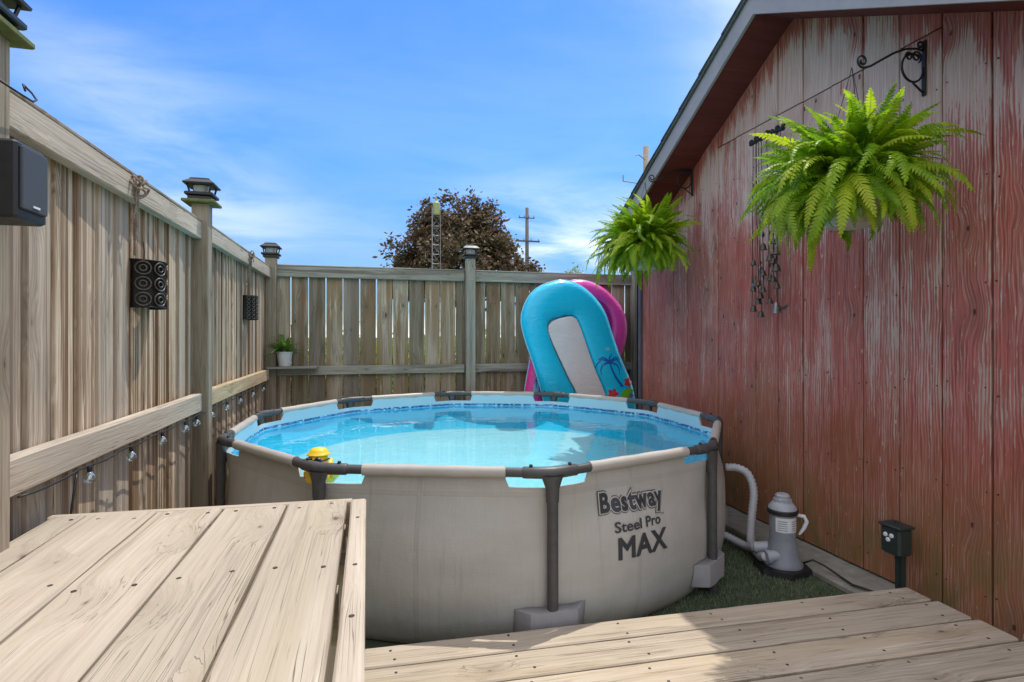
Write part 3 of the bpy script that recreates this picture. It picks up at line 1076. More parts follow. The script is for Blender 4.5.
def floor_mat():
    t = NT('pool_floor')
    p = t.pos()
    vo = t.n('ShaderNodeTexVoronoi', dict(feature='DISTANCE_TO_EDGE'), Vector=p, Scale=7.0).outputs['Distance']
    n_ = t.noise(p, 3, 3)
    c = t.mix(t.rng(vo, 0.0, 0.10, 0.35, 0.0), (0.30, 0.59, 0.65), (0.42, 0.70, 0.74))
    c = t.mix(t.rng(n_, 0.35, 0.65, 0.0, 0.3), c, (0.23, 0.54, 0.63))
    sx = t.n('ShaderNodeVectorMath', dict(operation='SUBTRACT'), i0=p, i1=(PC.x, PC.y, 0)).outputs[0]
    fz = t.n('ShaderNodeSeparateXYZ', None, Vector=p).outputs[2]
    c = t.mix(t.rng(fz, FZ + 0.012, FZ + 0.022), c, t.mix(t.rng(vo, 0.0, 0.10, 0.3, 0.0), (0.01, 0.45, 0.66), (0.06, 0.57, 0.76)))
    t.bsdf(c, 0.6, 0, None, 0.2)
    return t.m


fl = MB()
rows = []
for (r_, z_) in [(0.001, FZ), (0.8, FZ), (1.26, FZ), (1.32, FZ + 0.006), (1.40, FZ + 0.03), (1.48, FZ + 0.075), (1.53, FZ + 0.125), (1.60, 0.588), (1.60, 0.60)]:
    row = []
    for a in angs:
        r2 = min(r_, wall_r(a, z_) - 0.012)
        row.append((r2 * math.cos(a), r2 * math.sin(a), z_))
    row.append(row[0])
    rows.append(list(reversed(row)))
fl.grid(rows)
fl.build('floor', floor_mat(), pool, smooth=True)


def water_mat():
    t = NT('pool_water')
    p = t.pos()
    n1 = t.noise(t.map(p, (1, 1.6, 1)), 2.6, 3, 0.5, 0.4)
    n2 = t.noise(p, 9, 2)
    h = t.math('ADD', n1, t.math('MULTIPLY', n2, 0.12))
    nm = t.bump(h, 0.10, 0.05)
    tr = t.n('ShaderNodeBsdfTransparent', None, Color=(0.88, 0.98, 1.0))
    gl = t.n('ShaderNodeBsdfGlossy', None, Color=(1, 1, 1), Roughness=0.015, Normal=nm)
    fr = t.n('ShaderNodeFresnel', None, IOR=1.33, Normal=nm).outputs[0]
    mx = t.n('ShaderNodeMixShader', None, i0=fr, i1=tr.outputs[0], i2=gl.outputs[0])
    t.lk.new(mx.outputs[0], t.out.inputs['Surface'])
    return t.m


wt = MB()
ring_ = [((wall_r(a, WZ) - 0.006) * math.cos(a), (wall_r(a, WZ) - 0.006) * math.sin(a), WZ) for a in reversed(angs)]
wt.add([(0, 0, WZ)] + ring_, [(0, 1 + i, 1 + (i + 1) % nA_) for i in range(nA_)])
wt.build('water', water_mat(), pool)

# frame: pipes, fabric sleeves, T joints, legs, straps
verts = [Vector((PR * math.cos(PH - k * math.pi / 5), PR * math.sin(PH - k * math.pi / 5), PTOP + 0.004)) for k in range(10)]
for k in range(10):
    v0, v1 = verts[k], verts[(k + 1) % 10]
    d = (v1 - v0).normalized()
    m_ = MB()
    m_.tube([v0 + d * 0.03, v1 - d * 0.03], 0.0205, 12)
    m_.build('top_pipe', M['pipe'], pool, angle=40)
    m_ = MB()
    n_seg = 9
    pts, rad = [], []
    for j in range(n_seg + 1):
        f_ = j / n_seg
        pts.append(v0 + d * (0.195 + (SID - 0.39) * f_))
        rad.append(0.0250 + 0.0012 * math.sin(j * 2.1 + k))
    m_.tube(pts, rad, 14)
    m_.build('rim_sleeve', M['sleeve'], pool, angle=50)
for k in range(10):
    v = verts[k]
    d0 = (verts[(k + 1) % 10] - v).normalized()
    d1 = (verts[(k - 1) % 10] - v).normalized()
    rad_ = Vector((v.x, v.y, 0)).normalized()
    m_ = MB()
    m_.tube([v + d0 * 0.125, v + d0 * 0.118, v + d0 * 0.06, v + rad_ * -0.004, v + d1 * 0.06, v + d1 * 0.118, v + d1 * 0.125],
            [0.0225, 0.0255, 0.0255, 0.027, 0.0255, 0.0255, 0.0225], 12)
    # gusset into the leg
    nb = [(0.050, -0.010), (0.040, -0.036), (0.030, -0.062), (0.0275, -0.12)]
    tang = Vector((-rad_.y, rad_.x, 0))
    rings = []
    for (hw, dz) in nb:
        rg = []
        for j in range(12):
            a = 2 * math.pi * j / 12
            rg.append(v + tang * (hw * math.cos(a)) + rad_ * (0.0265 * math.sin(a)) + Vector((0, 0, dz)))
        rg.append(rg[0])
        rings.append(rg)
    m_.grid(list(reversed(rings)))
    jo = m_.build('t_joint', M['pipe'], pool, angle=45)
    st = MB()
    for dd in (d0, d1):
        st.lathe([(0.008, 0.0), (0.008, 0.008), (0.005, 0.011)], 8, tuple(v + dd * 0.09 + Vector((0, 0, 0.0235))))
    st.build('button', M['black'], jo)
    m_ = MB()
    ft = Vector((v.x, v.y, 0.012)) + rad_ * 0.004
    m_.tube([ft, Vector((v.x, v.y, PTOP - 0.11)) + rad_ * 0.002], 0.0235, 14)
    m_.tube([ft + Vector((0, 0, -0.003)), ft + Vector((0, 0, 0.02))], 0.030, 14)
    m_.build('leg', M['pipe'], pool, angle=40)
    # strap sheet that holds the leg against the wall
    m_ = MB()
    a0 = math.atan2(v.y, v.x)
    rws = []
    for z, rim_ in ((0.072, 1), (0.075, 0), (0.1, 0), (0.14, 0), (0.185, 0), (0.188, 1)):
        rw = []
        for j in range(-8, 9):
            da = j / 8 * 0.098
            hump = min(1.0, max(0.0, 2.2 * (1 - abs(da) / 0.098)))
            r = wall_r(a0 + da, z) + 0.004
            ef = min(1.0, (8 - abs(j)) / 3.5)
            ef = 0.0 if rim_ else ef * ef * (3 - 2 * ef)
            r = r * (1 - ef) + (PR + 0.031) / math.cos(da) * ef
            rw.append((r * math.cos(a0 + da), r * math.sin(a0 + da), z + 0.002 * math.sin(j)))
        rws.append(rw)
    m_.grid(rws)
    so = m_.build('leg_strap', M['pad'], pool, angle=30)
    sm = so.modifiers.new('thick', 'SOLIDIFY')
    sm.thickness = 0.003

# lettering on the wall
M['ink'] = plain('print_ink', (0.035, 0.037, 0.042), 0.5, 0, 0.15, 50)
M['ink_pale'] = plain('print_pale', (0.41, 0.39, 0.35), 0.5, 0, 0.05, 20)


def text_mesh(txt, bevel, space):
    cu = bpy.data.curves.new('lettering', 'FONT')
    cu.body = txt
    cu.size = 1.0
    cu.space_character = space
    cu.resolution_u = 4
    if bevel > 0:
        cu.fill_mode = 'NONE'
        cu.bevel_depth = bevel
        cu.bevel_resolution = 2
    ob = bpy.data.objects.new('lettering_tmp', cu)
    col.objects.link(ob)
    dg = bpy.context.evaluated_depsgraph_get()
    me = bpy.data.meshes.new_from_object(ob.evaluated_get(dg))
    bpy.data.objects.remove(ob, do_unlink=True)
    V = [v.co.copy() for v in me.vertices]
    F = [tuple(p.vertices) for p in me.polygons]
    bpy.data.meshes.remove(me)
    return V, F


def place_text(txt, a_left, a_right, z_base, cap, layers, name, slope=0.0, space=1.0):
    V0, F0 = text_mesh(txt, 0, space)
    x0, x1 = min(v.x for v in V0), max(v.x for v in V0)
    for (bev, lift, m) in layers:
        sets = [(V0, F0, lift)]
        if bev > 0:
            V1, F1 = text_mesh(txt, bev, space)
            sets.append((V1, F1, lift - 0.0003))
        m_ = MB()
        for V, F, lf_ in sets:
            out = []
            for v in V:
                u = (v.x - x0) / (x1 - x0)
                a = R(a_left) + (R(a_right) - R(a_left)) * u
                z = z_base + v.y / 0.70 * cap + slope * u
                r = wall_r(a, z) + lf_ + v.z * 0.008
                out.append((r * math.cos(a), r * math.sin(a), z))
            m_.add(out, F)
        m_.build(name, m, pool)


place_text('Bestway', -82.3, -68.9, 0.548, 0.078, [(0.12, 0.0020, M['ink']), (0.088, 0.0038, M['ink_pale']), (0.042, 0.0056, M['ink'])], 'lettering', slope=-0.012, space=1.12)
place_text('Steel', -80.0, -74.6, 0.454, 0.045, [(0.016, 0.003, M['ink'])], 'lettering', slope=-0.001)
place_text('Pro', -73.5, -70.1, 0.453, 0.045, [(0.016, 0.003, M['ink'])], 'lettering', slope=-0.001)
place_text('MAX', -79.4, -69.0, 0.337, 0.092, [(0.030, 0.003, M['ink'])], 'lettering', slope=-0.002, space=1.05)
place_text('T', -69.9, -69.6, 0.488, 0.009, [(0.0, 0.003, M['ink'])], 'lettering')
place_text('M', -69.5, -69.1, 0.488, 0.009, [(0.0, 0.003, M['ink'])], 'lettering')

# ------------------------------------------------------------------ filter pump and hoses
M['pump'] = plain('pump_grey', (0.22, 0.235, 0.26), 0.4, 0, 0.08, 20)
M['pump_light'] = plain('pump_light_grey', (0.34, 0.36, 0.40), 0.38, 0, 0.06, 20)
M['hose'] = plain('hose_grey', (0.50, 0.51, 0.53), 0.45, 0, 0.06, 20)
M['white'] = plain('white_plastic', (0.68, 0.69, 0.70), 0.4, 0, 0.06, 20)
pump = thing('filter_pump', 'small grey cylindrical filter pump standing beside the pool', 'pump', (2.24, 2.59, 0.0))
m_ = MB()
hexp = [(0.155 * math.cos(R(60 * k + 12)), 0.145 * math.sin(R(60 * k + 12))) for k in range(6)]
m_.add([(x, y, 0.014) for x, y in hexp] + [(x * 0.97, y * 0.97, 0.044) for x, y in hexp] + [(x * 0.8, y * 0.8, 0.050) for x, y in hexp],
       [tuple(range(5, -1, -1))] + [(i, (i + 1) % 6, (i + 1) % 6 + 6, i + 6) for i in range(6)] + [(i + 6, (i + 1) % 6 + 6, (i + 1) % 6 + 12, i + 12) for i in range(6)] + [tuple(range(12, 18))])
m_.build('base', M['black'], pump)
m_ = MB()
m_.lathe([(0.105, 0.045), (0.105, 0.062), (0.097, 0.075), (0.082, 0.13), (0.070, 0.18), (0.068, 0.20), (0.068, 0.338), (0.066, 0.342)], 28)
m_.build('body', M['pump'], pump, angle=35)
m_ = MB()
m_.lathe([(0.0705, 0.236), (0.0705, 0.318)], 28)
lb = MB()
for k in range(-7, 8):
    pass
rows = []
for z in (0.240, 0.318):
    rows.append([(0.0692 * math.cos(R(-100 + 10 * k)), 0.0692 * math.sin(R(-100 + 10 * k)), z) for k in range(-6, 7)])
lb.grid(rows)
lo = lb.build('label_sheet', M['white'], pump, smooth=True)
ln_ = MB()
for j, z in enumerate((0.30, 0.288, 0.276, 0.264, 0.252)):
    for (k0, k1) in ((-5, -1), (1, 5 - (j % 2))):
        rows = []
        for zz_ in (z - 0.0022, z + 0.0022):
            rows.append([(0.0698 * math.cos(R(-100 + 10 * k)), 0.0698 * math.sin(R(-100 + 10 * k)), zz_) for k in range(k0, k1 + 1)])
        ln_.grid(rows)
ln_.build('label_print', M['pump'], lo, smooth=True)
m_ = MB()
m_.lathe([(0.076, 0.330), (0.080, 0.334), (0.080, 0.352), (0.076, 0.357)], 28)
m_.build('seal_ring', M['black'], pump, angle=35)
m_ = MB()
m_.lathe([(0.074, 0.357), (0.072, 0.368), (0.052, 0.392), (0.044, 0.396), (0.044, 0.412), (0.038, 0.415), (0.038, 0.430), (0.030, 0.438)], 28)
for k in range(12):
    a = 2 * math.pi * k / 12
    m_.box((0.045 * math.cos(a), 0.045 * math.sin(a), 0.404), (0.006, 0.006, 0.014), Matrix.Rotation(a, 3, 'Z'))
m_.build('cap', M['pump_light'], pump, angle=35)
m_ = MB()
m_.tube([(0.062, -0.035, 0.325), (0.098, -0.05, 0.318), (0.112, -0.055, 0.29), (0.100, -0.05, 0.255), (0.082, -0.042, 0.225), (0.074, -0.04, 0.215)],
        [0.010, 0.011, 0.012, 0.011, 0.008, 0.004], 8)
m_.build('handle', M['white'], pump, angle=50)
m_ = MB()
m_.tube([(-0.05, -0.03, 0.11), (-0.095, -0.022, 0.105), (-0.10, -0.021, 0.105), (-0.10, -0.021, 0.105), (-0.125, -0.017, 0.103)], [0.030, 0.030, 0.030, 0.036, 0.036], 14)
m_.build('inlet', M['pump_light'], pump, angle=40)
m_ = MB()
m_.tube([(-0.05, 0.045, 0.13), (-0.12, 0.085, 0.12)], 0.030, 14)
m_.build('outlet', M['pump_light'], pump, angle=40)


def crinkle(path, r, per=0.022, amp=0.0030, n=12):
    """corrugated hose along a smooth path"""
    P = [Vector(p) for p in path]
    out = []
    for i in range(len(P) - 1):
        p0, p1, p2, p3 = P[max(0, i - 1)], P[i], P[i + 1], P[min(len(P) - 1, i + 2)]
        for k in range(30):
            u = k / 30
            out.append(0.5 * ((2 * p1) + (p2 - p0) * u + (2 * p0 - 5 * p1 + 4 * p2 - p3) * u * u + (3 * p1 - p0 - 3 * p2 + p3) * u ** 3))
    out.append(P[-1])
    # resample
    res, acc = [out[0]], 0.0
    step = per / 2
    for i in range(1, len(out)):
        seg = (out[i] - out[i - 1])
        L = seg.length
        while acc + L >= step:
            t_ = (step - acc) / L
            q = out[i - 1] + seg * t_
            res.append(q)
            out[i - 1] = q
            seg = out[i] - q
            L = seg.length
            acc = 0.0
            if L < 1e-9:
                break
        acc += L
    m_ = MB()
    m_.tube(res, [r + (amp if k % 2 else -amp) for k in range(len(res))], n)
    return m_


h1 = crinkle([(2.235, 3.09, 0.47), (2.29, 3.05, 0.472), (2.335, 3.00, 0.44), (2.345, 2.96, 0.34), (2.30, 2.92, 0.20), (2.225, 2.83, 0.085), (2.15, 2.66, 0.075), (2.13, 2.60, 0.095), (2.12, 2.573, 0.103)], 0.024)
tag(h1.build('pool_hose', M['hose'], None, smooth=True), 'grey corrugated hose arching from high on the pool wall down to the pump', 'hose')
h2 = crinkle([(2.10, 3.02, 0.10), (2.16, 2.96, 0.075), (2.19, 2.84, 0.06), (2.16, 2.73, 0.09), (2.125, 2.672, 0.12)], 0.021)
tag(h2.build('pool_hose', M['hose'], None, smooth=True), 'short grey hose lying low between pool foot and pump', 'hose')
m_ = MB()
m_.tube([(2.33, 2.54, 0.06), (2.37, 2.51, 0.085), (2.40, 2.46, 0.07), (2.42, 2.38, 0.045), (2.40, 2.28, 0.045), (2.44, 2.18, 0.046), (2.50, 2.11, 0.06)], 0.006, 6)
tag(m_.build('power_cord', M['black'], None, smooth=True), 'thin black power cord running from the pump along the concrete', 'cord')

# outlet box on a stake
M['box'] = plain('box_green_black', (0.022, 0.034, 0.03), 0.45, 0, 0.15, 40)
ob_ = thing('outlet_box', 'dark green outdoor power box on a stake against the shed', 'power box', (2.51, 2.135, 0))
m_ = MB()
m_.cbox((0, 0, 0.318), (0.085, 0.105, 0.135), 0.010)
m_.cbox((0, 0, 0.389), (0.098, 0.118, 0.014), 0.004)
m_.lathe([(0.008, 0.39), (0.008, 0.412)], 8)
m_.build('housing', M['box'], ob_, angle=30)
m_ = MB()
m_.box((0.012, -0.012, 0.14), (0.028, 0.034, 0.24))
m_.box((0.012, -0.012, 0.14), (0.045, 0.010, 0.23))
m_.build('stake', M['box'], ob_)
for (yy_, zz_) in ((0.020, 0.343), (-0.012, 0.345), (0.006, 0.322)):
    m_ = MB()
    m_.tube([(-0.040, yy_, zz_), (-0.047, yy_, zz_), (-0.050, yy_, zz_)], [0.011, 0.011, 0.008], 12)
    m_.build('dial', M['white'], ob_, angle=40)

# ------------------------------------------------------------------ rubber duck
M['duck'] = plain('duck_yellow', (0.85, 0.55, 0.02), 0.35, 0, 0.06, 10)
M['beak'] = plain('duck_orange', (0.8, 0.2, 0.03), 0.4, 0, 0.06, 10)
dk_ = thing('toy_duck', 'yellow floating toy duck with black sunglasses near the front pool edge', 'toy duck', (-0.205, 2.645, WZ + 0.022), rz=R(-112))
dk_.scale = (0.90, 0.90, 0.90)
m_ = MB()
m_.sphere((0, 0, 0.03), 0.075, 20, 12, (1.25, 1.0, 0.75))
m_.tube([(-0.07, 0, 0.045), (-0.10, 0, 0.075), (-0.112, 0, 0.098)], [0.03, 0.018, 0.004], 10)
m_.build('body', M['duck'], dk_, smooth=True)
m_ = MB()
m_.sphere((0.038, 0, 0.112), 0.052, 20, 12)
m_.tube([(0.03, 0, 0.06), (0.036, 0, 0.10)], [0.046, 0.042], 14)
m_.build('head', M['duck'], dk_, smooth=True)
m_ = MB()
m_.lathe([(0.058, 0.146), (0.057, 0.150), (0.048, 0.153), (0.044, 0.166), (0.030, 0.178), (0.002, 0.183)], 20, (0.030, 0, 0))
m_.build('cap', M['duck'], dk_, smooth=True)
m_ = MB()
for sy in (-1, 1):
    m_.tube([(0.080, sy * 0.022, 0.122), (0.090, sy * 0.022, 0.121)], [0.021, 0.019], 14)
m_.box((0.087, 0, 0.126), (0.008, 0.02, 0.006))
for sy in (-1, 1):
    m_.tube([(0.082, sy * 0.04, 0.126), (0.055, sy * 0.053, 0.126), (0.02, sy * 0.052, 0.124)], 0.004, 6)
m_.build('sunglasses', M['black'], dk_, angle=40)
m_ = MB()
m_.sphere((0.092, 0, 0.098), 0.024, 14, 8, (1.2, 1.1, 0.5))
m_.build('beak', M['beak'], dk_, smooth=True)
for sy in (-1, 1):
    m_ = MB()
    m_.sphere((-0.01, sy * 0.070, 0.045), 0.045, 12, 8, (1.2, 0.35, 0.7))
    m_.build('wing', M['duck'], dk_, smooth=True)


# ------------------------------------------------------------------ inflatable floats
def vinyl(name, c, rough=0.28):
    t = NT(name)
    n_ = t.noise(t.obj(), 6, 3)
    c2 = t.mix(t.rng(n_, 0.3, 0.7, 0, 0.15), c, tuple(min(1, x * 1.3 + 0.02) for x in c))
    t.bsdf(c2, rough, 0, t.bump(t.noise(t.map(t.obj(), (1, 1, 2.2)), 11, 4, 0.6, 0.8), 0.3, 0.03), 0.5, Coat_Weight=0.3, Coat_Roughness=0.15)
    return t.m


M['vblue'] = vinyl('vinyl_blue', (0.0, 0.55, 0.84))
M['vseam'] = vinyl('vinyl_seam', (0.30, 0.62, 0.78), 0.35)
M['vpink'] = vinyl('vinyl_pink', (0.80, 0.06, 0.36))
M['vmag'] = vinyl('vinyl_magenta', (0.45, 0.02, 0.22))
M['vwhite'] = vinyl('vinyl_white', (0.72, 0.68, 0.68), 0.4)
M['p_blue'] = vinyl('print_blue', (0.01, 0.10, 0.45))
M['p_sky'] = vinyl('print_sky', (0.25, 0.52, 0.75))
M['p_red'] = vinyl('print_red', (0.55, 0.04, 0.07))
M['p_green'] = vinyl('print_green', (0.20, 0.48, 0.03))
M['p_violet'] = vinyl('print_violet', (0.25, 0.10, 0.45))


def ppx(u, v, Y):
    """point of the upright plane at depth Y that the float outline was measured in"""
    th = R(14.673)
    xc = (u - 512) / 550.0
    dx, dy, dz = xc * math.cos(th) + math.sin(th), -xc * math.sin(th) + math.cos(th), -(v - 335.7) / 550.0
    t_ = Y / dy
    return (dx * t_, 1.32 + dz * t_)


def resample(pts, n):
    P = [Vector((p[0], p[1])) for p in pts]
    # smooth once with Catmull-Rom
    out = []
    for i in range(len(P) - 1):
        p0, p1, p2, p3 = P[max(0, i - 1)], P[i], P[i + 1], P[min(len(P) - 1, i + 2)]
        for k in range(10):
            u = k / 10
            out.append(0.5 * ((2 * p1) + (p2 - p0) * u + (2 * p0 - 5 * p1 + 4 * p2 - p3) * u * u + (3 * p1 - p0 - 3 * p2 + p3) * u ** 3))
    out.append(P[-1])
    acc = [0]
    for i in range(1, len(out)):
        acc.append(acc[-1] + (out[i] - out[i - 1]).length)
    res = []
    j = 0
    for k in range(n):
        s_ = acc[-1] * k / (n - 1)
        while j < len(acc) - 2 and acc[j + 1] < s_:
            j += 1
        f_ = (s_ - acc[j]) / max(1e-9, acc[j + 1] - acc[j])
        res.append(out[j] + (out[j + 1] - out[j]) * f_)
    return res


def make_float(label, outer_px, inner_px, Y, thick, m, m_panel, name='pool_float', lean=0.0):
    o2 = [ppx(u, v, Y) for u, v in outer_px]
    i2 = [ppx(u, v, Y) for u, v in inner_px]
    # run the legs down to the ground behind the pool
    def ext(pts):
        a, b_ = Vector(pts[0]), Vector(pts[1])
        d = (a - b_).normalized()
        d = Vector((d.x * 0.6, -1)).normalized()
        t_ = (a.y - 0.16) / -d.y if d.y < 0 else 0
        p0 = a + d * t_
        return [tuple(p0)] + pts
    o2 = ext(o2)
    i2 = ext(i2)
    o2 = list(reversed(ext(list(reversed(o2)))))
    i2 = list(reversed(ext(list(reversed(i2)))))
    N = 56
    O, I = resample(o2, N), resample(i2, N)
    root = thing(name, label, 'pool float', (2.1, Y, 0))
    yl = lambda z: -lean * (1.9 - z)
    rows = []
    K = 16
    for a, b_ in zip(O, I):
        mid = (a + b_) / 2
        hw = (a - b_) / 2
        rw = []
        for k in range(K + 1):
            ph = 2 * math.pi * k / K
            c_, s_ = math.cos(ph), math.sin(ph)
            ee = lambda q: math.copysign(abs(q) ** 0.62, q)
            p2 = mid + hw * c_
            rw.append((p2.x - 2.1, yl(p2.y) - thick * ee(s_), p2.y))
        rows.append(rw)
    m_ = MB()
    m_.grid(rows)
    m_.add(rows[0][:-1], [tuple(range(K))])
    m_.add(rows[-1][:-1], [tuple(range(K - 1, -1, -1))])
    tb_ = m_.build('tube', m, root, smooth=True)
    for path in (O, I):
        sm_ = MB()
        rs = random.Random(5)
        sm_.tube([(p.x - 2.1, yl(p.y) + rs.uniform(-0.004, 0.004), p.y) for p in path], 0.007, 6)
        sm_.build('weld_seam', M['vseam'], tb_, smooth=True)
    # inner sheet
    m_ = MB()
    half = N // 2
    L_ = I[:half]
    Rr = list(reversed(I))[:half]
    rows_f, rows_b = [], []
    for a, b_ in zip(L_, Rr):
        rows_f.append([(a.x - 2.1, yl(a.y) - 0.055, a.y), ((a.x + b_.x) / 2 - 2.1, yl((a.y + b_.y) / 2) - 0.075, (a.y + b_.y) / 2), (b_.x - 2.1, yl(b_.y) - 0.055, b_.y)])
        rows_b.append([(p[0], p[1] + 0.05, p[2]) for p in reversed(rows_f[-1])])
    m_.grid(rows_f)
    m_.grid(rows_b)
    m_.build('centre_sheet', m_panel, root, smooth=True)

    def surf(p):
        best = None
        for a, b_ in zip(O, I):
            mid = (a + b_) / 2
            hw = (a - b_) / 2
            t_ = (p - mid).dot(hw) / hw.length_squared
            d = (p - (mid + hw * max(-1, min(1, t_)))).length
            if best is None or d < best[0]:
                best = (d, t_)
        c_ = max(-0.98, min(0.98, best[1]))
        ph = math.acos(c_)
        return -thick * (math.sin(ph) ** 0.62) + yl(p.y)
    return root, tb_, surf


def decal(root, tb_, surf, polys_px, Y, m, lift, name='print'):
    m_ = MB()
    for poly in polys_px:
        P = [Vector(ppx(u, v, Y)) for u, v in poly]
        c_ = sum(P, Vector((0, 0))) / len(P)
        vs_ = [(c_.x - 2.1, surf(c_) - lift, c_.y)]
        # two rings so that the print follows the curve
        for f_ in (0.55, 1.0):
            for p in P:
                q = c_ + (p - c_) * f_
                vs_.append((q.x - 2.1, surf(q) - lift, q.y))
        n = len(P)
        ff_ = [(0, 1 + i, 1 + (i + 1) % n) for i in range(n)] + [(1 + i, 1 + n + i, 1 + n + (i + 1) % n, 1 + (i + 1) % n) for i in range(n)]
        m_.add(vs_, ff_)
    o = m_.build(name, m, tb_, smooth=True)
    return o


def strip(pts, w0, w1):
    out_a, out_b = [], []
    n = len(pts)
    for i, p in enumerate(pts):
        a = Vector(pts[max(0, i - 1)])
        b_ = Vector(pts[min(n - 1, i + 1)])
        d = (b_ - a).normalized()
        nn = Vector((-d.y, d.x))
        w = w0 + (w1 - w0) * i / (n - 1)
        out_a.append(tuple(Vector(p) + nn * w))
        out_b.append(tuple(Vector(p) - nn * w))
    quads = []
    for i in range(n - 1):
        quads.append([out_a[i], out_a[i + 1], out_b[i + 1], out_b[i]])
    return quads


YB = 5.42
outer_b = [(542.6, 397), (532, 360), (524.5, 338), (521, 319), (526, 301), (536.4, 288.5), (551, 282), (563, 280), (579.5, 285), (594, 297), (604, 311), (609, 325), (616.5, 348), (624.7, 368), (632, 387), (634, 399)]
inner_b = [(576.5, 397), (567, 377), (558, 358), (549, 338), (546.5, 328), (551, 321), (567, 316.5), (573.5, 318), (577, 324), (580.5, 333), (592, 366.5), (604, 397)]
rt, tb_, sf = make_float('bright blue inflatable lounge float with white centre leaning behind the pool', outer_b, inner_b, YB, 0.085, M['vblue'], M['vwhite'])
c0 = (606, 362)
fr_ = []
for (dx, dy, bx, by) in ((-13, 7, -8, -3), (-11, -2, -6, -5), (12, 6, 8, -3), (10, 13, 8, 3), (-7, 13, -7, 3), (11, -3, 6, -5), (2, -9, 0, -5)):
    p1 = (c0[0] + bx, c0[1] + by)
    p2 = (c0[0] + dx, c0[1] + dy)
    fr_ += strip([c0, ((c0[0] + p1[0]) / 2, (c0[1] + p1[1]) / 2 - 0.5), p1, ((p1[0] + p2[0]) / 2 + (dx > 0) * 1 - (dx < 0) * 1, (p1[1] + p2[1]) / 2), p2], 1.1, 0.25)
fr_ += strip([c0, (609, 370), (613, 378), (619, 386)], 0.7, 1.3)
decal(rt, tb_, sf, fr_, YB, M['p_blue'], 0.003, 'palm_print')
star = []
for k in range(12):
    a = math.pi * 2 * k / 12
    r_ = 3.4 if k % 2 == 0 else 1.4
    star.append((604.5 + r_ * math.cos(a), 349 + r_ * 0.8 * math.sin(a)))
decal(rt, tb_, sf, [star], YB, M['p_sky'], 0.003, 'star_print')


def blob(cx, cy, r_, n=9, k=5, amp=0.25):
    return [(cx + r_ * (1 + amp * math.cos(k * 2 * math.pi * i / (n * 2))) * math.cos(2 * math.pi * i / (n * 2)), cy + r_ * (1 + amp * math.cos(k * 2 * math.pi * i / (n * 2))) * math.sin(2 * math.pi * i / (n * 2))) for i in range(n * 2)]


for bl_ in (blob(610, 393, 4.6), blob(625, 381.5, 4.2)):
    decal(rt, tb_, sf, [bl_], YB, M['p_red'], 0.004, 'flower_print')
decal(rt, tb_, sf, [[(616, 396), (620, 389), (627, 387), (631, 390), (628, 396), (621, 398)], blob(600, 380, 2.2)[:]][:1], YB, M['p_green'], 0.0035, 'leaf_print')
decal(rt, tb_, sf, [blob(628.5, 394.5, 2.4)], YB, M['p_violet'], 0.005, 'flower_print')

YP = 5.62
outer_p = [(524, 397), (528, 370), (533, 345), (540, 318), (550, 296), (564, 283), (581, 280), (598, 285.4), (610, 294.6), (620.6, 307), (625.7, 321), (625.7, 338), (620.6, 354), (612, 374), (604, 397)]
inner_p = [(546, 397), (552, 365), (560, 330), (572, 307), (586, 300), (600, 304), (608, 315), (609, 332), (603, 350), (594, 372), (586, 397)]
rt, tb_, sf = make_float('bright pink inflatable float tucked behind the blue one', outer_p, inner_p, YP, 0.085, M['vpink'], M['vmag'])
decal(rt, tb_, sf, [[(530, 397), (531.5, 384), (534, 372), (541, 372), (546, 380), (544, 397)]], YP, M['p_sky'], 0.003, 'sky_print')
c0 = (538, 378)
fr_ = []
for (dx, dy, bx, by) in ((-6, 5, -4, -1), (6, 5, 4, -1), (5, 9, 4, 2), (-4, 9, -4, 2)):
    fr_ += strip([c0, (c0[0] + bx, c0[1] + by), (c0[0] + dx, c0[1] + dy)], 0.9, 0.3)
fr_ += strip([c0, (537, 386), (538, 396)], 0.5, 0.8)
decal(rt, tb_, sf, fr_, YP, M['p_blue'], 0.005, 'palm_print')


# ------------------------------------------------------------------ brackets and ferns
def spiral(cx, cz, r0, r1, a0, turns, n=26):
    return [(cx + (r0 + (r1 - r0) * k / n) * math.cos(a0 + turns * 2 * math.pi * k / n), 0,
             cz + (r0 + (r1 - r0) * k / n) * math.sin(a0 + turns * 2 * math.pi * k / n)) for k in range(n + 1)]


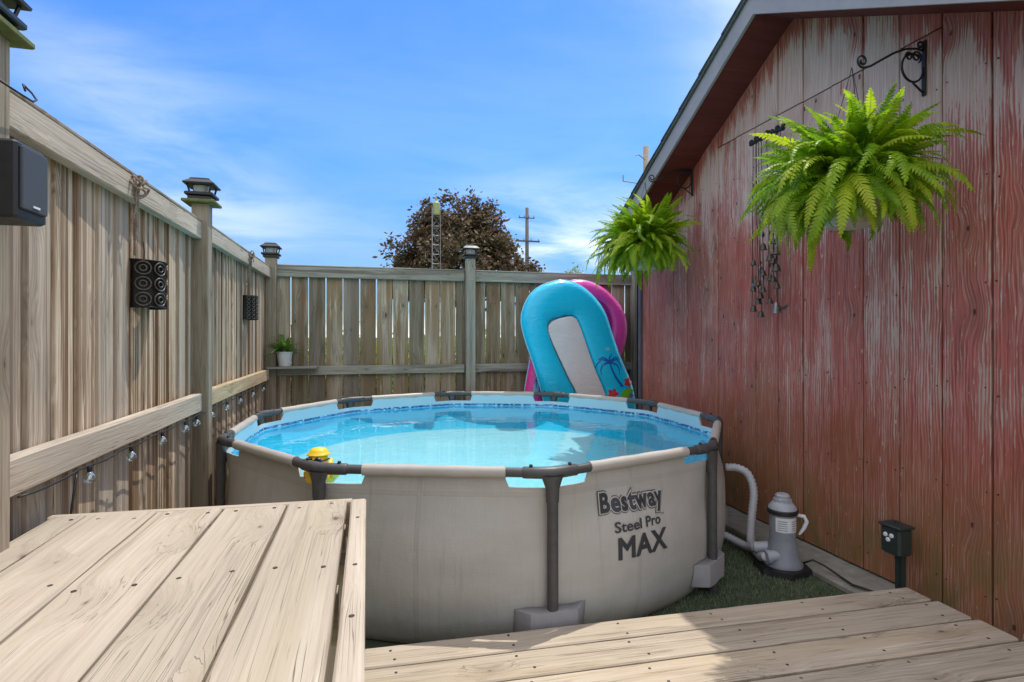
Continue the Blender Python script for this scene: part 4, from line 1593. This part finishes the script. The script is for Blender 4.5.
def make_bracket(loc, label):
    """wall at local x = 0, arm runs to local -x"""
    root = thing('plant_bracket', label, 'bracket', loc, 'iron plant brackets on the shed wall')
    m_ = MB()
    m_.cbox((-0.006, 0, -0.01), (0.010, 0.022, 0.27), 0.003)
    m_.build('wall_plate', M['black_matt'], root)
    m_ = MB()
    arm = [(-0.012, 0, 0.075), (-0.06, 0, 0.078), (-0.12, 0, 0.068), (-0.19, 0, 0.040), (-0.27, 0, -0.005), (-0.33, 0, -0.040), (-0.37, 0, -0.052)]
    m_.tube(arm, 0.0055, 6)
    m_.build('arm', M['black_matt'], root, smooth=True)
    m_ = MB()
    m_.tube([(-0.37, 0, -0.052)] + [(p[0], 0, p[2]) for p in spiral(-0.378, -0.022, 0.032, 0.010, R(-75), -1.35)], 0.005, 6)
    m_.build('hook_scroll', M['black_matt'], root, smooth=True)
    m_ = MB()
    m_.tube(spiral(-0.075, -0.02, 0.072, 0.062, R(60), 0.86, 30), 0.0055, 6)
    m_.tube(spiral(-0.052, 0.040, 0.030, 0.008, R(-60), 1.5), 0.0045, 6)
    m_.tube(spiral(-0.030, 0.098, 0.024, 0.007, R(-120), 1.4), 0.0045, 6)
    m_.tube(spiral(-0.100, 0.035, 0.022, 0.006, R(200), -1.4), 0.0045, 6)
    m_.tube([(-0.012, 0, -0.13), (-0.03, 0, -0.12), (-0.06, 0, -0.10), (-0.075, 0, -0.09)], 0.005, 6)
    m_.build('scroll_work', M['black_matt'], root, smooth=True)
    return root


make_bracket((WX - 0.001, 2.086, 2.635), 'black scrolled iron bracket holding the large near fern')
make_bracket((WX - 0.001, 4.07, 2.635), 'black scrolled iron bracket holding the smaller far fern')


def leaf_mat(name, c1, c2, c3, trans=0.35):
    t = NT(name)
    n_ = t.noise(t.pos(), 11, 3)
    rnd = t.rand()
    c = t.mix(t.rng(n_, 0.3, 0.7), c1, c2)
    c = t.mix(t.rng(rnd, 0.35, 1.0, 0, 0.6), c, c3)
    bs = t.n('ShaderNodeBsdfPrincipled')
    t._set(bs.inputs['Base Color'], c)
    bs.inputs['Roughness'].default_value = 0.45
    bs.inputs['Specular IOR Level'].default_value = 0.35
    tl = t.n('ShaderNodeBsdfTranslucent', None, Color=t.mix(0.5, c, t.mix(1.0, c, (1.6, 1.9, 0.6), 'MULTIPLY')))
    mx = t.n('ShaderNodeMixShader', None, i0=trans, i1=bs.outputs[0], i2=tl.outputs[0])
    t.lk.new(mx.outputs[0], t.out.inputs['Surface'])
    return t.m


M['fern'] = leaf_mat('fern_leaf', (0.17, 0.31, 0.016), (0.36, 0.48, 0.022), (0.60, 0.60, 0.05), 0.5)
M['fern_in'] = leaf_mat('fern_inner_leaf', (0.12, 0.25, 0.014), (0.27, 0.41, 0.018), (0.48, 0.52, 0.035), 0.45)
M['rachis'] = plain('fern_stalk', (0.16, 0.22, 0.05), 0.6)


def frond_mesh(seed, L, a0, a1, width):
    """fern frond from the origin out along +X, starting at angle a0 and ending at angle a1"""
    r = random.Random(seed)
    n = 30
    pts = [Vector((0, 0, 0))]
    side = r.uniform(-0.35, 0.35)
    for i in range(n):
        f_ = i / (n - 1)
        a = a0 + (a1 - a0) * (f_ ** 1.25)
        yaw = side * f_ * f_
        pts.append(pts[-1] + Vector((math.cos(a) * math.cos(yaw), math.cos(a) * math.sin(yaw), math.sin(a))) * (L / n))
    m_ = MB()
    for i in range(2, n + 1):
        f_ = i / n
        p = pts[i]
        t_ = (pts[i] - pts[i - 1]).normalized()
        sd = Vector((-t_.y, t_.x, 0))
        if sd.length < 1e-4:
            sd = Vector((0, 1, 0))
        sd.normalize()
        up = sd.cross(t_) * -1
        if up.z < 0 and abs(t_.z) < 0.9:
            up = -up
        ll = width * (0.35 + 0.65 * min(1, f_ * 5)) * (1 - f_ ** 3.4) ** 0.8 + 0.004
        hw = L / n * 0.50
        for sgn in (-1, 1):
            l2 = ll * r.uniform(0.85, 1.1)
            d = (sd * sgn * 0.94 + t_ * (0.30 + 0.35 * f_) + up * r.uniform(-0.35, 0.08)).normalized()
            w = t_ * hw
            b0 = p
            fold = up * -0.10 * hw
            m1 = p + d * l2 * 0.35
            m2 = p + d * l2 * 0.75 + up * (-0.12 * l2)
            tip = p + d * l2 + up * (-0.28 * l2)
            m_.add([b0 - w * 0.75, b0 + w * 0.6, m1 + w * 0.95 + fold, m1 - w * 0.95 + fold, m2 + w * 0.62, m2 - w * 0.62, tip],
                   [(0, 1, 2, 3), (3, 2, 4, 5), (5, 4, 6)])
    # stalk
    for i in range(0, n, 3):
        p, q = pts[i], pts[min(n, i + 3)]
        t_ = (q - p).normalized()
        sd = Vector((-t_.y, t_.x, 0))
        sd = sd.normalized() if sd.length > 1e-4 else Vector((0, 1, 0))
        m_.add([p - sd * 0.0016, p + sd * 0.0016, q + sd * 0.0014, q - sd * 0.0014], [(0, 1, 2, 3)])
    me = m_.mesh('frond')
    me.materials.append(M['fern'])
    return me


frond_lib = []
for k in range(27):
    rr = random.Random(100 + k)
    tier = k % 3
    if tier == 0:        # upright inner fronds
        a0, a1, L = R(rr.uniform(58, 86)), R(rr.uniform(-30, 45)), rr.uniform(0.40, 0.56)
    elif tier == 1:      # arching
        a0, a1, L = R(rr.uniform(25, 66)), R(rr.uniform(-85, -20)), rr.uniform(0.36, 0.53)
    else:                # hanging outer fronds
        a0, a1, L = R(rr.uniform(-10, 35)), R(rr.uniform(-110, -60)), rr.uniform(0.28, 0.48)
    frond_lib.append((tier, frond_mesh(200 + k, L, a0, a1, rr.uniform(0.033, 0.045))))

M['pot'] = plain('pot_cream', (0.46, 0.40, 0.33), 0.5, 0, 0.08, 20)


def make_fern(loc, hook_z, label, seed, count, scale, zs):
    root = thing('hanging_fern', label, 'fern', loc, 'ferns hanging on the shed wall')
    r = random.Random(seed)
    m_ = MB()
    m_.lathe([(0.100, -0.165), (0.104, -0.160), (0.142, -0.02), (0.150, -0.018), (0.152, 0.008), (0.146, 0.010), (0.138, -0.03), (0.05, -0.03), (1e-5, -0.03)], 28)
    m_.build('pot', M['pot'], root, angle=40)
    for k in range(3):
        a = R(20 + 120 * k)
        m_ = MB()
        m_.tube([(0.146 * math.cos(a), 0.146 * math.sin(a), 0.0), (0.012 * math.cos(a), 0.012 * math.sin(a), hook_z - loc[2] - 0.06), (0, 0, hook_z - loc[2] - 0.01)], 0.0016, 5)
        m_.build('hanger_wire', M['black_matt'], root)
    n = 0
    golden = 2.39996
    for i in range(count):
        f_ = i / count
        tier = 0 if f_ < 0.32 else (1 if f_ < 0.60 else 2)
        az = i * golden + r.uniform(-0.3, 0.3)
        opts = [m for t_, m in frond_lib if t_ == tier]
        me = r.choice(opts)
        sc = scale * r.uniform(0.62, 1.12)
        toward = math.cos(az)          # the wall is on the +x side
        tilt = 0.0
        if toward > 0.25:
            sc *= 1 - 0.42 * (toward - 0.25) / 0.75
        rad = (0.02, 0.07, 0.11)[tier]
        o = link('frond', me, None, root, (rad * math.cos(az), rad * math.sin(az), r.uniform(-0.02, 0.01)))
        o.rotation_euler = (r.uniform(-0.6, 0.6), r.uniform(-0.28, 0.28), az + r.uniform(-0.3, 0.3))
        o.scale = (sc, sc, sc * zs)
    # the mass of smaller fronds that fills the crown, too tangled to tell apart
    V, F = [], []
    for i in range(480):
        f_ = i / 480
        tier = 0 if f_ < 0.34 else (1 if f_ < 0.64 else 2)
        me = r.choice([m for t_, m in frond_lib if t_ == tier])
        az = r.uniform(0, 6.283)
        sc = scale * r.uniform(0.50, 0.94)
        if math.cos(az) > 0.25:
            sc *= 1 - 0.42 * (math.cos(az) - 0.25) / 0.75
        rad = r.uniform(0.0, 0.13)
        mx = Matrix.Translation((rad * math.cos(az), rad * math.sin(az), r.uniform(-0.02, 0.05))) @ \
            (Matrix.Rotation(az + r.uniform(-0.5, 0.5), 4, 'Z') @ Matrix.Rotation(r.uniform(-0.3, 0.3), 4, 'Y') @ Matrix.Rotation(r.uniform(-0.7, 0.7), 4, 'X')) @ Matrix.Scale(sc, 4)
        n_ = len(me.vertices)
        co = np.empty(n_ * 3)
        me.vertices.foreach_get('co', co)
        co = co.reshape(-1, 3) @ np.array(mx.to_3x3()).T + np.array(mx.translation)
        b_ = len(V)
        V.extend(co.tolist())
        F.extend([tuple(b_ + q for q in p.vertices) for p in me.polygons])
    m_ = MB()
    m_.v, m_.f = V, F
    fm = m_.build('small_fronds', M['fern_in'], root)
    fm['kind'] = 'stuff'
    return root


make_fern((2.19, 2.086, 1.995), 2.585, 'large lush green fern in a cream pot hanging on the near bracket', 3, 295, 0.98, 1.04)
make_fern((2.19, 4.07, 2.03), 2.585, 'bushy green fern hanging on the far bracket beside the roof edge', 9, 285, 0.98, 1.04)

# ------------------------------------------------------------------ wind chime on the shed
M['bronze'] = plain('aged_bronze', (0.10, 0.085, 0.065), 0.45, 0.7, 0.3, 40)
M['pewter'] = plain('pewter', (0.24, 0.23, 0.22), 0.35, 0.8, 0.2, 40)
ch = thing('wind_chime', 'dark metal wind chime with strings of small bells on the red wall', 'wind chime', (2.54, 3.08, 2.62))
m_ = MB()
m_.tube([(0.085, 0.0, 0.05), (0.0, 0.0, 0.05)], 0.006, 6)
m_.tube([(0, -0.15, 0.01), (0, -0.05, 0.02), (0, 0.05, 0.02), (0, 0.15, 0.01)], 0.013, 8)
for k in range(7):
    yy_ = -0.15 + 0.05 * k
    m_.sphere((0, yy_, 0.022 + 0.012 * (k % 2)), 0.016, 8, 6)
    m_.tube([(0, yy_ + 0.02 * math.cos(t_ / 2), 0.02 + 0.02 * math.sin(t_ / 2)) for t_ in range(13)], 0.004, 5)
m_.build('hanger_bar', M['black_matt'], ch, angle=40)
rc = random.Random(17)
for (yy_, ln, hb) in ((0.13, 1.10, 1), (0.10, 1.05, 1), (0.075, 1.14, 1), (0.05, 0.98, 1), (0.0, 1.06, 1), (-0.06, 0.92, 0), (-0.09, 1.10, 1), (-0.125, 0.85, 0)):
    m_ = MB()
    xo = rc.uniform(-0.03, 0.03)
    m_.tube([(0, yy_, 0.0), (xo * 0.5, yy_ + rc.uniform(-0.01, 0.01), -ln * 0.5), (xo, yy_ + rc.uniform(-0.015, 0.015), -ln)], 0.0026, 5)
    st = m_.build('string', M['black_matt'], ch)
    nb = rc.randint(2, 3)
    for j in range(nb):
        m_ = MB()
        z = -ln + j * rc.uniform(0.10, 0.16)
        s_ = rc.uniform(0.8, 1.15)
        m_.lathe([(0.026 * s_, z - 0.035 * s_), (0.020 * s_, z - 0.025 * s_), (0.016 * s_, z - 0.005 * s_), (0.009 * s_, z + 0.006 * s_), (0.002, z + 0.009)], 10, (xo, yy_, 0))
        m_.build('bell', M['bronze'], ch, angle=40)
    for j in range(7):
        m_ = MB()
        z = -ln * rc.uniform(0.35, 0.95)
        a = rc.uniform(0, 6.28)
        w = 0.012
        m_.add([(xo + w * math.cos(a), yy_ + w * math.sin(a), z), (xo + 0.004, yy_, z + 0.022), (xo - w * math.cos(a), yy_ - w * math.sin(a), z), (xo - 0.004, yy_, z - 0.022)], [(0, 1, 2), (0, 2, 3), (0, 3, 1)])
        m_.build('charm', M['pewter'], ch)
m_ = MB()
m_.lathe([(0.032, -1.155), (0.024, -1.13), (0.018, -1.10), (0.003, -1.08)], 12, (0, -0.09, 0))
m_.add([(0, -0.09, -1.13), (-0.01, -0.17, -1.115), (0, -0.20, -1.10), (0.01, -0.16, -1.135)], [(0, 1, 2), (0, 2, 3), (0, 3, 1), (1, 3, 2)])
m_.build('bell', M['pewter'], ch, angle=40)

# ------------------------------------------------------------------ things on the left fence
M['speaker'] = plain('speaker_black', (0.016, 0.016, 0.018), 0.5, 0, 0.15, 30)
M['grille'] = plain('speaker_grille', (0.055, 0.065, 0.075), 0.6, 0, 0.2, 300, 0.5)
spk = thing('loudspeaker', 'small black outdoor loudspeaker mounted high on the left fence', 'loudspeaker', (-0.845, 1.53, 1.585))
m_ = MB()
m_.cbox((0.0, 0, 0.088), (0.17, 0.122, 0.176), 0.006)
m_.build('cabinet', M['speaker'], spk)
m_ = MB()
m_.cbox((0.088, 0, 0.094), (0.008, 0.100, 0.142), 0.002)
gr = m_.build('grille', M['grille'], spk)
m_ = MB()
m_.box((0.0935, 0.0, 0.034), (0.002, 0.026, 0.005))
m_.build('badge', M['white'], gr)
m_ = MB()
m_.box((-0.10, 0, 0.088), (0.04, 0.05, 0.06))
m_.build('mount', M['black'], spk)

# small wire loop round the near post
m_ = MB()
m_.tube([(-0.845, 1.57, 1.925), (-0.835, 1.62, 1.92), (-0.838, 1.69, 1.925), (-0.85, 1.73, 1.945), (-0.865, 1.74, 1.965), (-0.87, 1.71, 1.975), (-0.86, 1.70, 1.955)], 0.0028, 6)
tag(m_.build('wire_loop', M['black_matt'], None, smooth=True), 'thin black wire looped round the nearest fence post top', 'wire')


def make_lantern(loc, label, rad, hh, cols_, rows_, rr):
    root = thing('wall_lantern', label, 'lantern', loc, 'pierced metal lanterns on the fence')
    m_ = MB()
    rws = []
    for z in (0, 0.008, hh - 0.008, hh):
        rws.append([((rad + (0.004 if z in (0, hh) else 0)) * math.cos(R(a)), (rad + (0.004 if z in (0, hh) else 0)) * math.sin(R(a)) * 1.15, z) for a in range(-92, 93, 8)])
    m_.grid(rws)
    b_ = m_.build('shade', M['bronze_dark'], root, angle=40)
    sm_ = b_.modifiers.new('thick', 'SOLIDIFY')
    sm_.thickness = 0.003
    for z, nm in ((0.0, 'bottom_rim'), (hh, 'top_rim')):
        m_ = MB()
        m_.tube([((rad + 0.003) * math.cos(R(a)), (rad + 0.003) * math.sin(R(a)) * 1.15, z) for a in range(-92, 93, 8)], 0.004, 6)
        m_.build(nm, M['bronze_dark'], root, smooth=True)
    for i in range(cols_):
        a_c = -64 + 128 * i / (cols_ - 1)
        for j in range(rows_):
            zc = hh * (j + 0.5) / rows_
            m_ = MB()
            for r_ in ((rr, rr * 0.45) if rr > 0.015 else (rr,)):
                pts = []
                for k in range(16):
                    t_ = 2 * math.pi * k / 16
                    a = R(a_c) + r_ * math.cos(t_) / rad
                    pts.append(((rad + 0.004) * math.cos(a), (rad + 0.004) * math.sin(a) * 1.15, zc + r_ * math.sin(t_)))
                m_.tube(pts, 0.0032, 5, closed=True)
            m_.build('ring', M['bronze_lit'], root, smooth=True)
    m_ = MB()
    m_.box((0.004, 0, hh / 2), (0.008, rad * 2.0, hh * 0.96))
    m_.build('back_plate', M['bronze_dark'], root)
    m_ = MB()
    m_.tube([(0.01, 0, hh), (0.012, 0, hh + 0.05), (0.006, 0.002, hh + 0.09)], 0.002, 5)
    m_.build('hanging_loop', M['black_matt'], root)
    return root


M['bronze_dark'] = plain('lantern_black', (0.012, 0.010, 0.009), 0.5, 0.5, 0.3, 60)
M['bronze_lit'] = plain('lantern_worn_edge', (0.13, 0.11, 0.085), 0.4, 0.7, 0.3, 60)  # paler metal tone, used for the rings only
make_lantern((FX + 0.002, 2.69, 1.44), 'near pierced black metal lantern with large circle pattern on the left fence', 0.090, 0.195, 4, 3, 0.027)
make_lantern((FX + 0.002, 4.78, 1.45), 'far pierced black metal lantern with fine pattern, nearer the fence corner', 0.085, 0.185, 6, 6, 0.0115)

M['rope'] = plain('twine_brown', (0.26, 0.20, 0.145), 0.9, 0, 0.3, 120, 0.5)


def make_bow(loc, label, s, seed):
    r = random.Random(seed)
    m_ = MB()
    for k in range(6):
        a = r.uniform(0, 6.28)
        L = r.uniform(0.03, 0.055) * s
        pts = []
        for j in range(13):
            t_ = 2 * math.pi * j / 12
            d = L * math.sin(t_ / 2)
            pts.append((0.012 + 0.018 * math.sin(t_), d * math.cos(a + 0.5 * math.sin(t_)) * 1.2, d * math.sin(a + 0.5 * math.sin(t_))))
        m_.tube(pts, 0.0042 * s, 6)
    for (dy, L) in ((-0.015, 0.20), (0.01, 0.16), (0.022, 0.24)):
        pts = [(0.012, 0, 0)]
        for j in range(1, 8):
            pts.append((0.012 + r.uniform(-0.004, 0.006) - 0.004 * j, dy * j / 4 + r.uniform(-0.008, 0.008), -L * s * j / 7))
        m_.tube(pts, 0.0038 * s, 6)
    return tag(m_.build('twine_bow', M['rope'], None, smooth=True, loc=loc), label, 'bow')


make_bow((FX + 0.048, 2.50, 1.92), 'tangled brown twine bow tied to the top rail above the near lantern', 1.15, 4)
make_bow((FX + 0.048, 4.70, 1.935), 'small brown twine bow on the top rail above the far lantern', 1.0, 8)

# string lights under the middle rail
M['bulb'] = None
t = NT('clear_bulb')
gl_ = t.n('ShaderNodeBsdfGlossy', None, Color=(0.9, 0.95, 0.95), Roughness=0.05)
tr_ = t.n('ShaderNodeBsdfTransparent', None, Color=(0.86, 0.92, 0.90))
fr2 = t.n('ShaderNodeLayerWeight', None, Blend=0.45).outputs['Facing']
mx_ = t.n('ShaderNodeMixShader', None, i0=t.rng(fr2, 0.0, 1.0, 0.25, 0.8), i1=tr_.outputs[0], i2=gl_.outputs[0])
t.lk.new(mx_.outputs[0], t.out.inputs['Surface'])
M['bulb'] = t.m
sl = thing('string_lights', 'string of clear round bulbs hanging under the middle rail of the left fence', 'string lights', (FX + 0.06, 3.3, 0.90))
by = [2.10, 2.43, 2.76, 3.08, 3.27, 3.56, 3.92, 4.30, 4.75, 5.20]
pts = []
for k in range(61):
    yy_ = 1.72 + (5.4 - 1.72) * k / 60
    pts.append((0.003 * math.sin(k * 1.7), yy_ - 3.3, -0.002 - 0.010 * abs(math.sin(k * 0.6))))
m_ = MB()
m_.tube(pts, 0.0032, 5)
m_.tube([(0.0, 2.02 - 3.3, -0.008), (0.005, 2.00 - 3.3, -0.03), (0.004, 1.985 - 3.3, -0.09), (-0.01, 1.985 - 3.3, -0.2), (-0.02, 1.99 - 3.3, -0.5)], 0.0036, 5)
m_.build('cord', M['black'], sl, smooth=True)
for yy_ in by:
    m_ = MB()
    m_.lathe([(0.009, 0.0), (0.0105, -0.004), (0.0105, -0.024), (0.008, -0.027)], 10)
    so = m_.build('socket', M['black'], sl, loc=(0, yy_ - 3.3, -0.008), angle=40)
    so.scale = (0.70, 0.70, 0.70)
    m_ = MB()
    m_.lathe([(0.009, -0.026), (0.013, -0.032), (0.024, -0.046), (0.027, -0.058), (0.022, -0.073), (0.010, -0.081), (0.001, -0.083)], 14)
    m_.build('bulb', M['bulb'], so, smooth=True)

# corner shelf with a potted plant
sh = MB()
sh.cbox((0, 0, 0), (0.46, 0.16, 0.020), 0.003)
tag(sh.build('corner_shelf', M['rail_back'], None, loc=(-0.70, BY - 0.125, 1.014)), 'small wooden shelf fixed in the corner of the back fence', 'shelf')
pp = thing('potted_plant', 'small white pot with a leafy green plant on the corner shelf', 'potted plant', (-0.775, BY - 0.125, 1.026))
m_ = MB()
m_.lathe([(0.050, 0.0), (0.053, 0.004), (0.070, 0.125), (0.075, 0.127), (0.076, 0.140), (0.070, 0.141), (0.066, 0.120), (1e-5, 0.118)], 24)
m_.build('pot', M['white'], pp, angle=40)
M['leaf'] = leaf_mat('plant_leaf', (0.06, 0.16, 0.02), (0.12, 0.24, 0.03), (0.18, 0.30, 0.05), 0.3)
rq = random.Random(41)
lm = []
for k in range(5):
    m_ = MB()
    L, w, bend_ = 0.10 + 0.02 * k, 0.011 + 0.002 * (k % 3), rq.uniform(0.2, 0.6)
    rws = []
    for j in range(6):
        f_ = j / 5
        ww = w * math.sin(math.pi * (0.12 + 0.86 * f_)) + 0.0005
        x_ = L * f_ * math.cos(bend_ * f_)
        z_ = -L * f_ * math.sin(bend_ * f_) * 0.6
        rws.append([(x_, -ww, z_ + 0.003), (x_, 0, z_), (x_, ww, z_ + 0.003)])
    m_.grid(rws)
    me = m_.mesh('leaf', True)
    me.materials.append(M['leaf'])
    lm.append(me)
for k in range(46):
    az = rq.uniform(0, 6.283)
    el = R(rq.uniform(-10, 80))
    o = link('leaf', rq.choice(lm), None, pp, (0.03 * math.cos(az), 0.03 * math.sin(az), 0.125 + rq.uniform(0, 0.05)))
    s_ = rq.uniform(0.8, 1.5)
    o.rotation_euler = (0, -el, az)
    o.scale = (s_, s_, s_)


# ------------------------------------------------------------------ beyond the fence
def leaf_cloud(centers, per, spread, size, seed, up=0.4):
    r = np.random.RandomState(seed)
    C = np.repeat(np.array(centers), per, axis=0)
    n = len(C)
    P = C + r.normal(0, 1, (n, 3)) * spread
    nrm = r.normal(0, 1, (n, 3))
    nrm[:, 2] = np.abs(nrm[:, 2]) + up
    nrm /= np.linalg.norm(nrm, axis=1, keepdims=True)
    t1 = np.cross(nrm, r.normal(0, 1, (n, 3)))
    t1 /= np.linalg.norm(t1, axis=1, keepdims=True)
    t2 = np.cross(nrm, t1)
    s = size * r.uniform(0.6, 1.3, (n, 1))
    V = np.stack([P - t1 * s, P - t2 * s * 0.55, P + t1 * s, P + t2 * s * 0.55], 1).reshape(-1, 3)
    F = np.arange(n * 4).reshape(-1, 4)
    me = bpy.data.meshes.new('leaves')
    me.from_pydata(V.tolist(), [], F.tolist())
    return me


def crown_points(c, rad, n, seed, low=-0.5):
    r = np.random.RandomState(seed)
    out = []
    lob = [(r.normal(0, 1, 3)) for _ in range(16)]
    lob = [l / np.linalg.norm(l) for l in lob]
    while len(out) < n:
        d = r.normal(0, 1, 3)
        d /= np.linalg.norm(d)
        if d[2] < low:
            continue
        bump_ = max(np.dot(d, l) for l in lob)
        rr_ = (0.50 + 0.50 * max(0.0, bump_) ** 5) * r.uniform(0.3, 1.0) ** 0.4
        out.append((c[0] + d[0] * rad[0] * rr_, c[1] + d[1] * rad[1] * rr_, c[2] + d[2] * rad[2] * rr_))
    return out


def tree_leaf(name, c1, c2, c3, trans=0.25, rough=0.4):
    t_ = NT(name)
    n_ = t_.noise(t_.pos(), 2.2, 4)
    n2 = t_.noise(t_.pos(), 14, 2)
    c = t_.mix(t_.rng(n_, 0.35, 0.65), c1, c2)
    c = t_.mix(t_.rng(n2, 0.5, 0.72, 0, 0.8), c, c3)
    bs = t_.n('ShaderNodeBsdfPrincipled')
    t_._set(bs.inputs['Base Color'], c)
    bs.inputs['Roughness'].default_value = rough
    tl = t_.n('ShaderNodeBsdfTranslucent', None, Color=c)
    mx = t_.n('ShaderNodeMixShader', None, i0=trans, i1=bs.outputs[0], i2=tl.outputs[0])
    t_.lk.new(mx.outputs[0], t_.out.inputs['Surface'])
    return t_.m


M['bark'] = plain('bark', (0.08, 0.065, 0.05), 0.95, 0, 0.3, 20, 0.8)
tree = thing('maple_tree', 'large round purple-brown leafed tree beyond the back fence', 'tree', (3.65, 22, 0))
m_ = MB()
m_.tube([(0, 0, 0), (0.03, 0, 1.0), (0, 0.05, 2.2), (0.05, 0, 3.6)], [0.34, 0.27, 0.22, 0.12], 10)
rt_ = random.Random(3)
for k in range(9):
    a = k * 0.7 + rt_.uniform(-.2, .2)
    z0 = 1.8 + 0.18 * k
    L = rt_.uniform(1.6, 2.6)
    m_.tube([(0, 0, z0), (L * .4 * math.cos(a), L * .4 * math.sin(a), z0 + 0.5), (L * math.cos(a), L * math.sin(a), z0 + 1.3)], [0.1, 0.06, 0.02], 6)
m_.build('trunk', M['bark'], tree, smooth=True)
cp = crown_points((0, 0, 4.05), (3.3, 3.0, 2.95), 430, 5)
me = leaf_cloud(cp, 60, 0.175, 0.10, 6)
crown_ = link('crown', me, tree_leaf('maple_leaf', (0.085, 0.075, 0.035), (0.17, 0.105, 0.065), (0.30, 0.215, 0.13), 0.3, 0.62), tree)

# small tree tops and a hedge beyond the fence
M['gleaf'] = tree_leaf('green_leaf', (0.20, 0.25, 0.03), (0.34, 0.38, 0.05), (0.48, 0.48, 0.10), 0.5)
bt = thing('small_tree', 'small green tree top peeping over the fence beside the ferns', 'tree', (9.25, 24, 0))
m_ = MB()
m_.tube([(0, 0, 0), (0.02, 0, 2.0), (0, 0, 4.0)], [0.12, 0.09, 0.03], 8)
m_.build('trunk', M['bark'], bt, smooth=True)
cp = crown_points((0, 0, 3.1), (0.9, 0.9, 1.6), 160, 15)
link('crown', leaf_cloud(cp, 22, 0.13, 0.06, 16), M['gleaf'], bt)
hd = thing('garden_hedge', 'bright green hedge seen through the gaps of the back fence', 'hedge', (1.5, 9.5, 0))
hp = []
rh = random.Random(6)
for k in range(2400):
    hp.append((rh.uniform(-4.5, 5.5), rh.uniform(-0.5, 0.5), rh.uniform(0.1, 1.25) * rh.uniform(0.85, 1.1)))
link('foliage', leaf_cloud(hp, 9, 0.09, 0.055, 8), M['gleaf'], hd)
m_ = MB()
for k in range(24):
    x_ = -4.4 + 0.42 * k
    m_.tube([(x_, 0, 0), (x_ + 0.05, 0.03, 0.7), (x_ + 0.02, 0, 1.5)], [0.03, 0.02, 0.008], 6)
m_.build('stems', M['bark'], hd)

# lattice mast in front of the maple
M['mast'] = plain('galvanised', (0.30, 0.30, 0.30), 0.5, 0.5, 0.1, 10)
M['mast_top'] = plain('mast_top', (0.38, 0.42, 0.18), 0.6)
ma = thing('lattice_mast', 'thin grey lattice antenna mast standing before the purple tree', 'mast', (2.1, 17.5, 0))
m_ = MB()
W_ = 0.13
cr = [(W_, 0), (-W_, -W_ * .6), (-W_, W_ * .6)]
for (x_, y_) in cr:
    m_.tube([(x_, y_, 0), (x_, y_, 5.4)], 0.009, 5)
m_.build('leg_tubes', M['mast'], ma)
m_ = MB()
for k in range(18):
    z_ = 0.3 * k
    for i in range(3):
        a, b_ = cr[i], cr[(i + 1) % 3]
        m_.tube([(a[0], a[1], z_), (b_[0], b_[1], z_ + 0.3)], 0.005, 4)
        m_.tube([(a[0], a[1], z_ + 0.3), (b_[0], b_[1], z_ + 0.3)], 0.005, 4)
m_.build('bracing', M['mast'], ma)
m_ = MB()
m_.lathe([(0.10, 5.15), (0.11, 5.2), (0.11, 5.52), (0.03, 5.6), (0.02, 5.75)], 10)
m_.build('top_unit', M['mast_top'], ma)

# utility poles
M['pole'] = plain('pole_wood', (0.13, 0.115, 0.10), 0.9, 0, 0.2, 6, 0.3)
up = thing('utility_pole', 'tall thin utility pole with cross arms right of the purple tree', 'utility pole', (11.65, 40, 0))
m_ = MB()
m_.tube([(0, 0, 0), (0, 0, 11.0)], [0.19, 0.13], 10)
m_.build('shaft', M['pole'], up, smooth=True)
for (z_, xa, xb) in ((8.45, -0.95, 0.95), (10.2, -0.7, 0.55)):
    m_ = MB()
    m_.box(((xa + xb) / 2, -0.16, z_), (xb - xa, 0.09, 0.11 if z_ < 9 else 0.06))
    ca = m_.build('cross_arm', M['pole'], up)
    m_ = MB()
    for f_ in (0.05, 0.35, 0.65, 0.95):
        m_.lathe([(0.04, z_ + 0.05), (0.05, z_ + 0.1), (0.03, z_ + 0.2)], 8, (xa + (xb - xa) * f_, -0.16, 0))
    m_.build('insulator', M['mast'], ca)
u2 = thing('utility_pole', 'pale wooden utility pole top rising behind the shed roof edge', 'utility pole', (16.2, 30, 0))
m_ = MB()
m_.tube([(0, 0, 0), (0, 0, 12.7)], [0.2, 0.17], 10)
m_.build('shaft', plain('pole_pale', (0.30, 0.25, 0.19), 0.9, 0, 0.2, 6), u2, smooth=True)
m_ = MB()
m_.tube([(-0.15, -0.1, 11.9), (-0.55, -0.1, 12.15), (-0.75, -0.1, 12.1)], 0.035, 6)
m_.tube([(-1.55, -0.1, 10.5), (-1.55, -0.1, 10.85)], 0.045, 6)
m_.tube([(-0.15, -0.1, 10.4), (-1.55, -0.1, 10.5)], 0.035, 6)
m_.build('arm', M['mast'], u2)
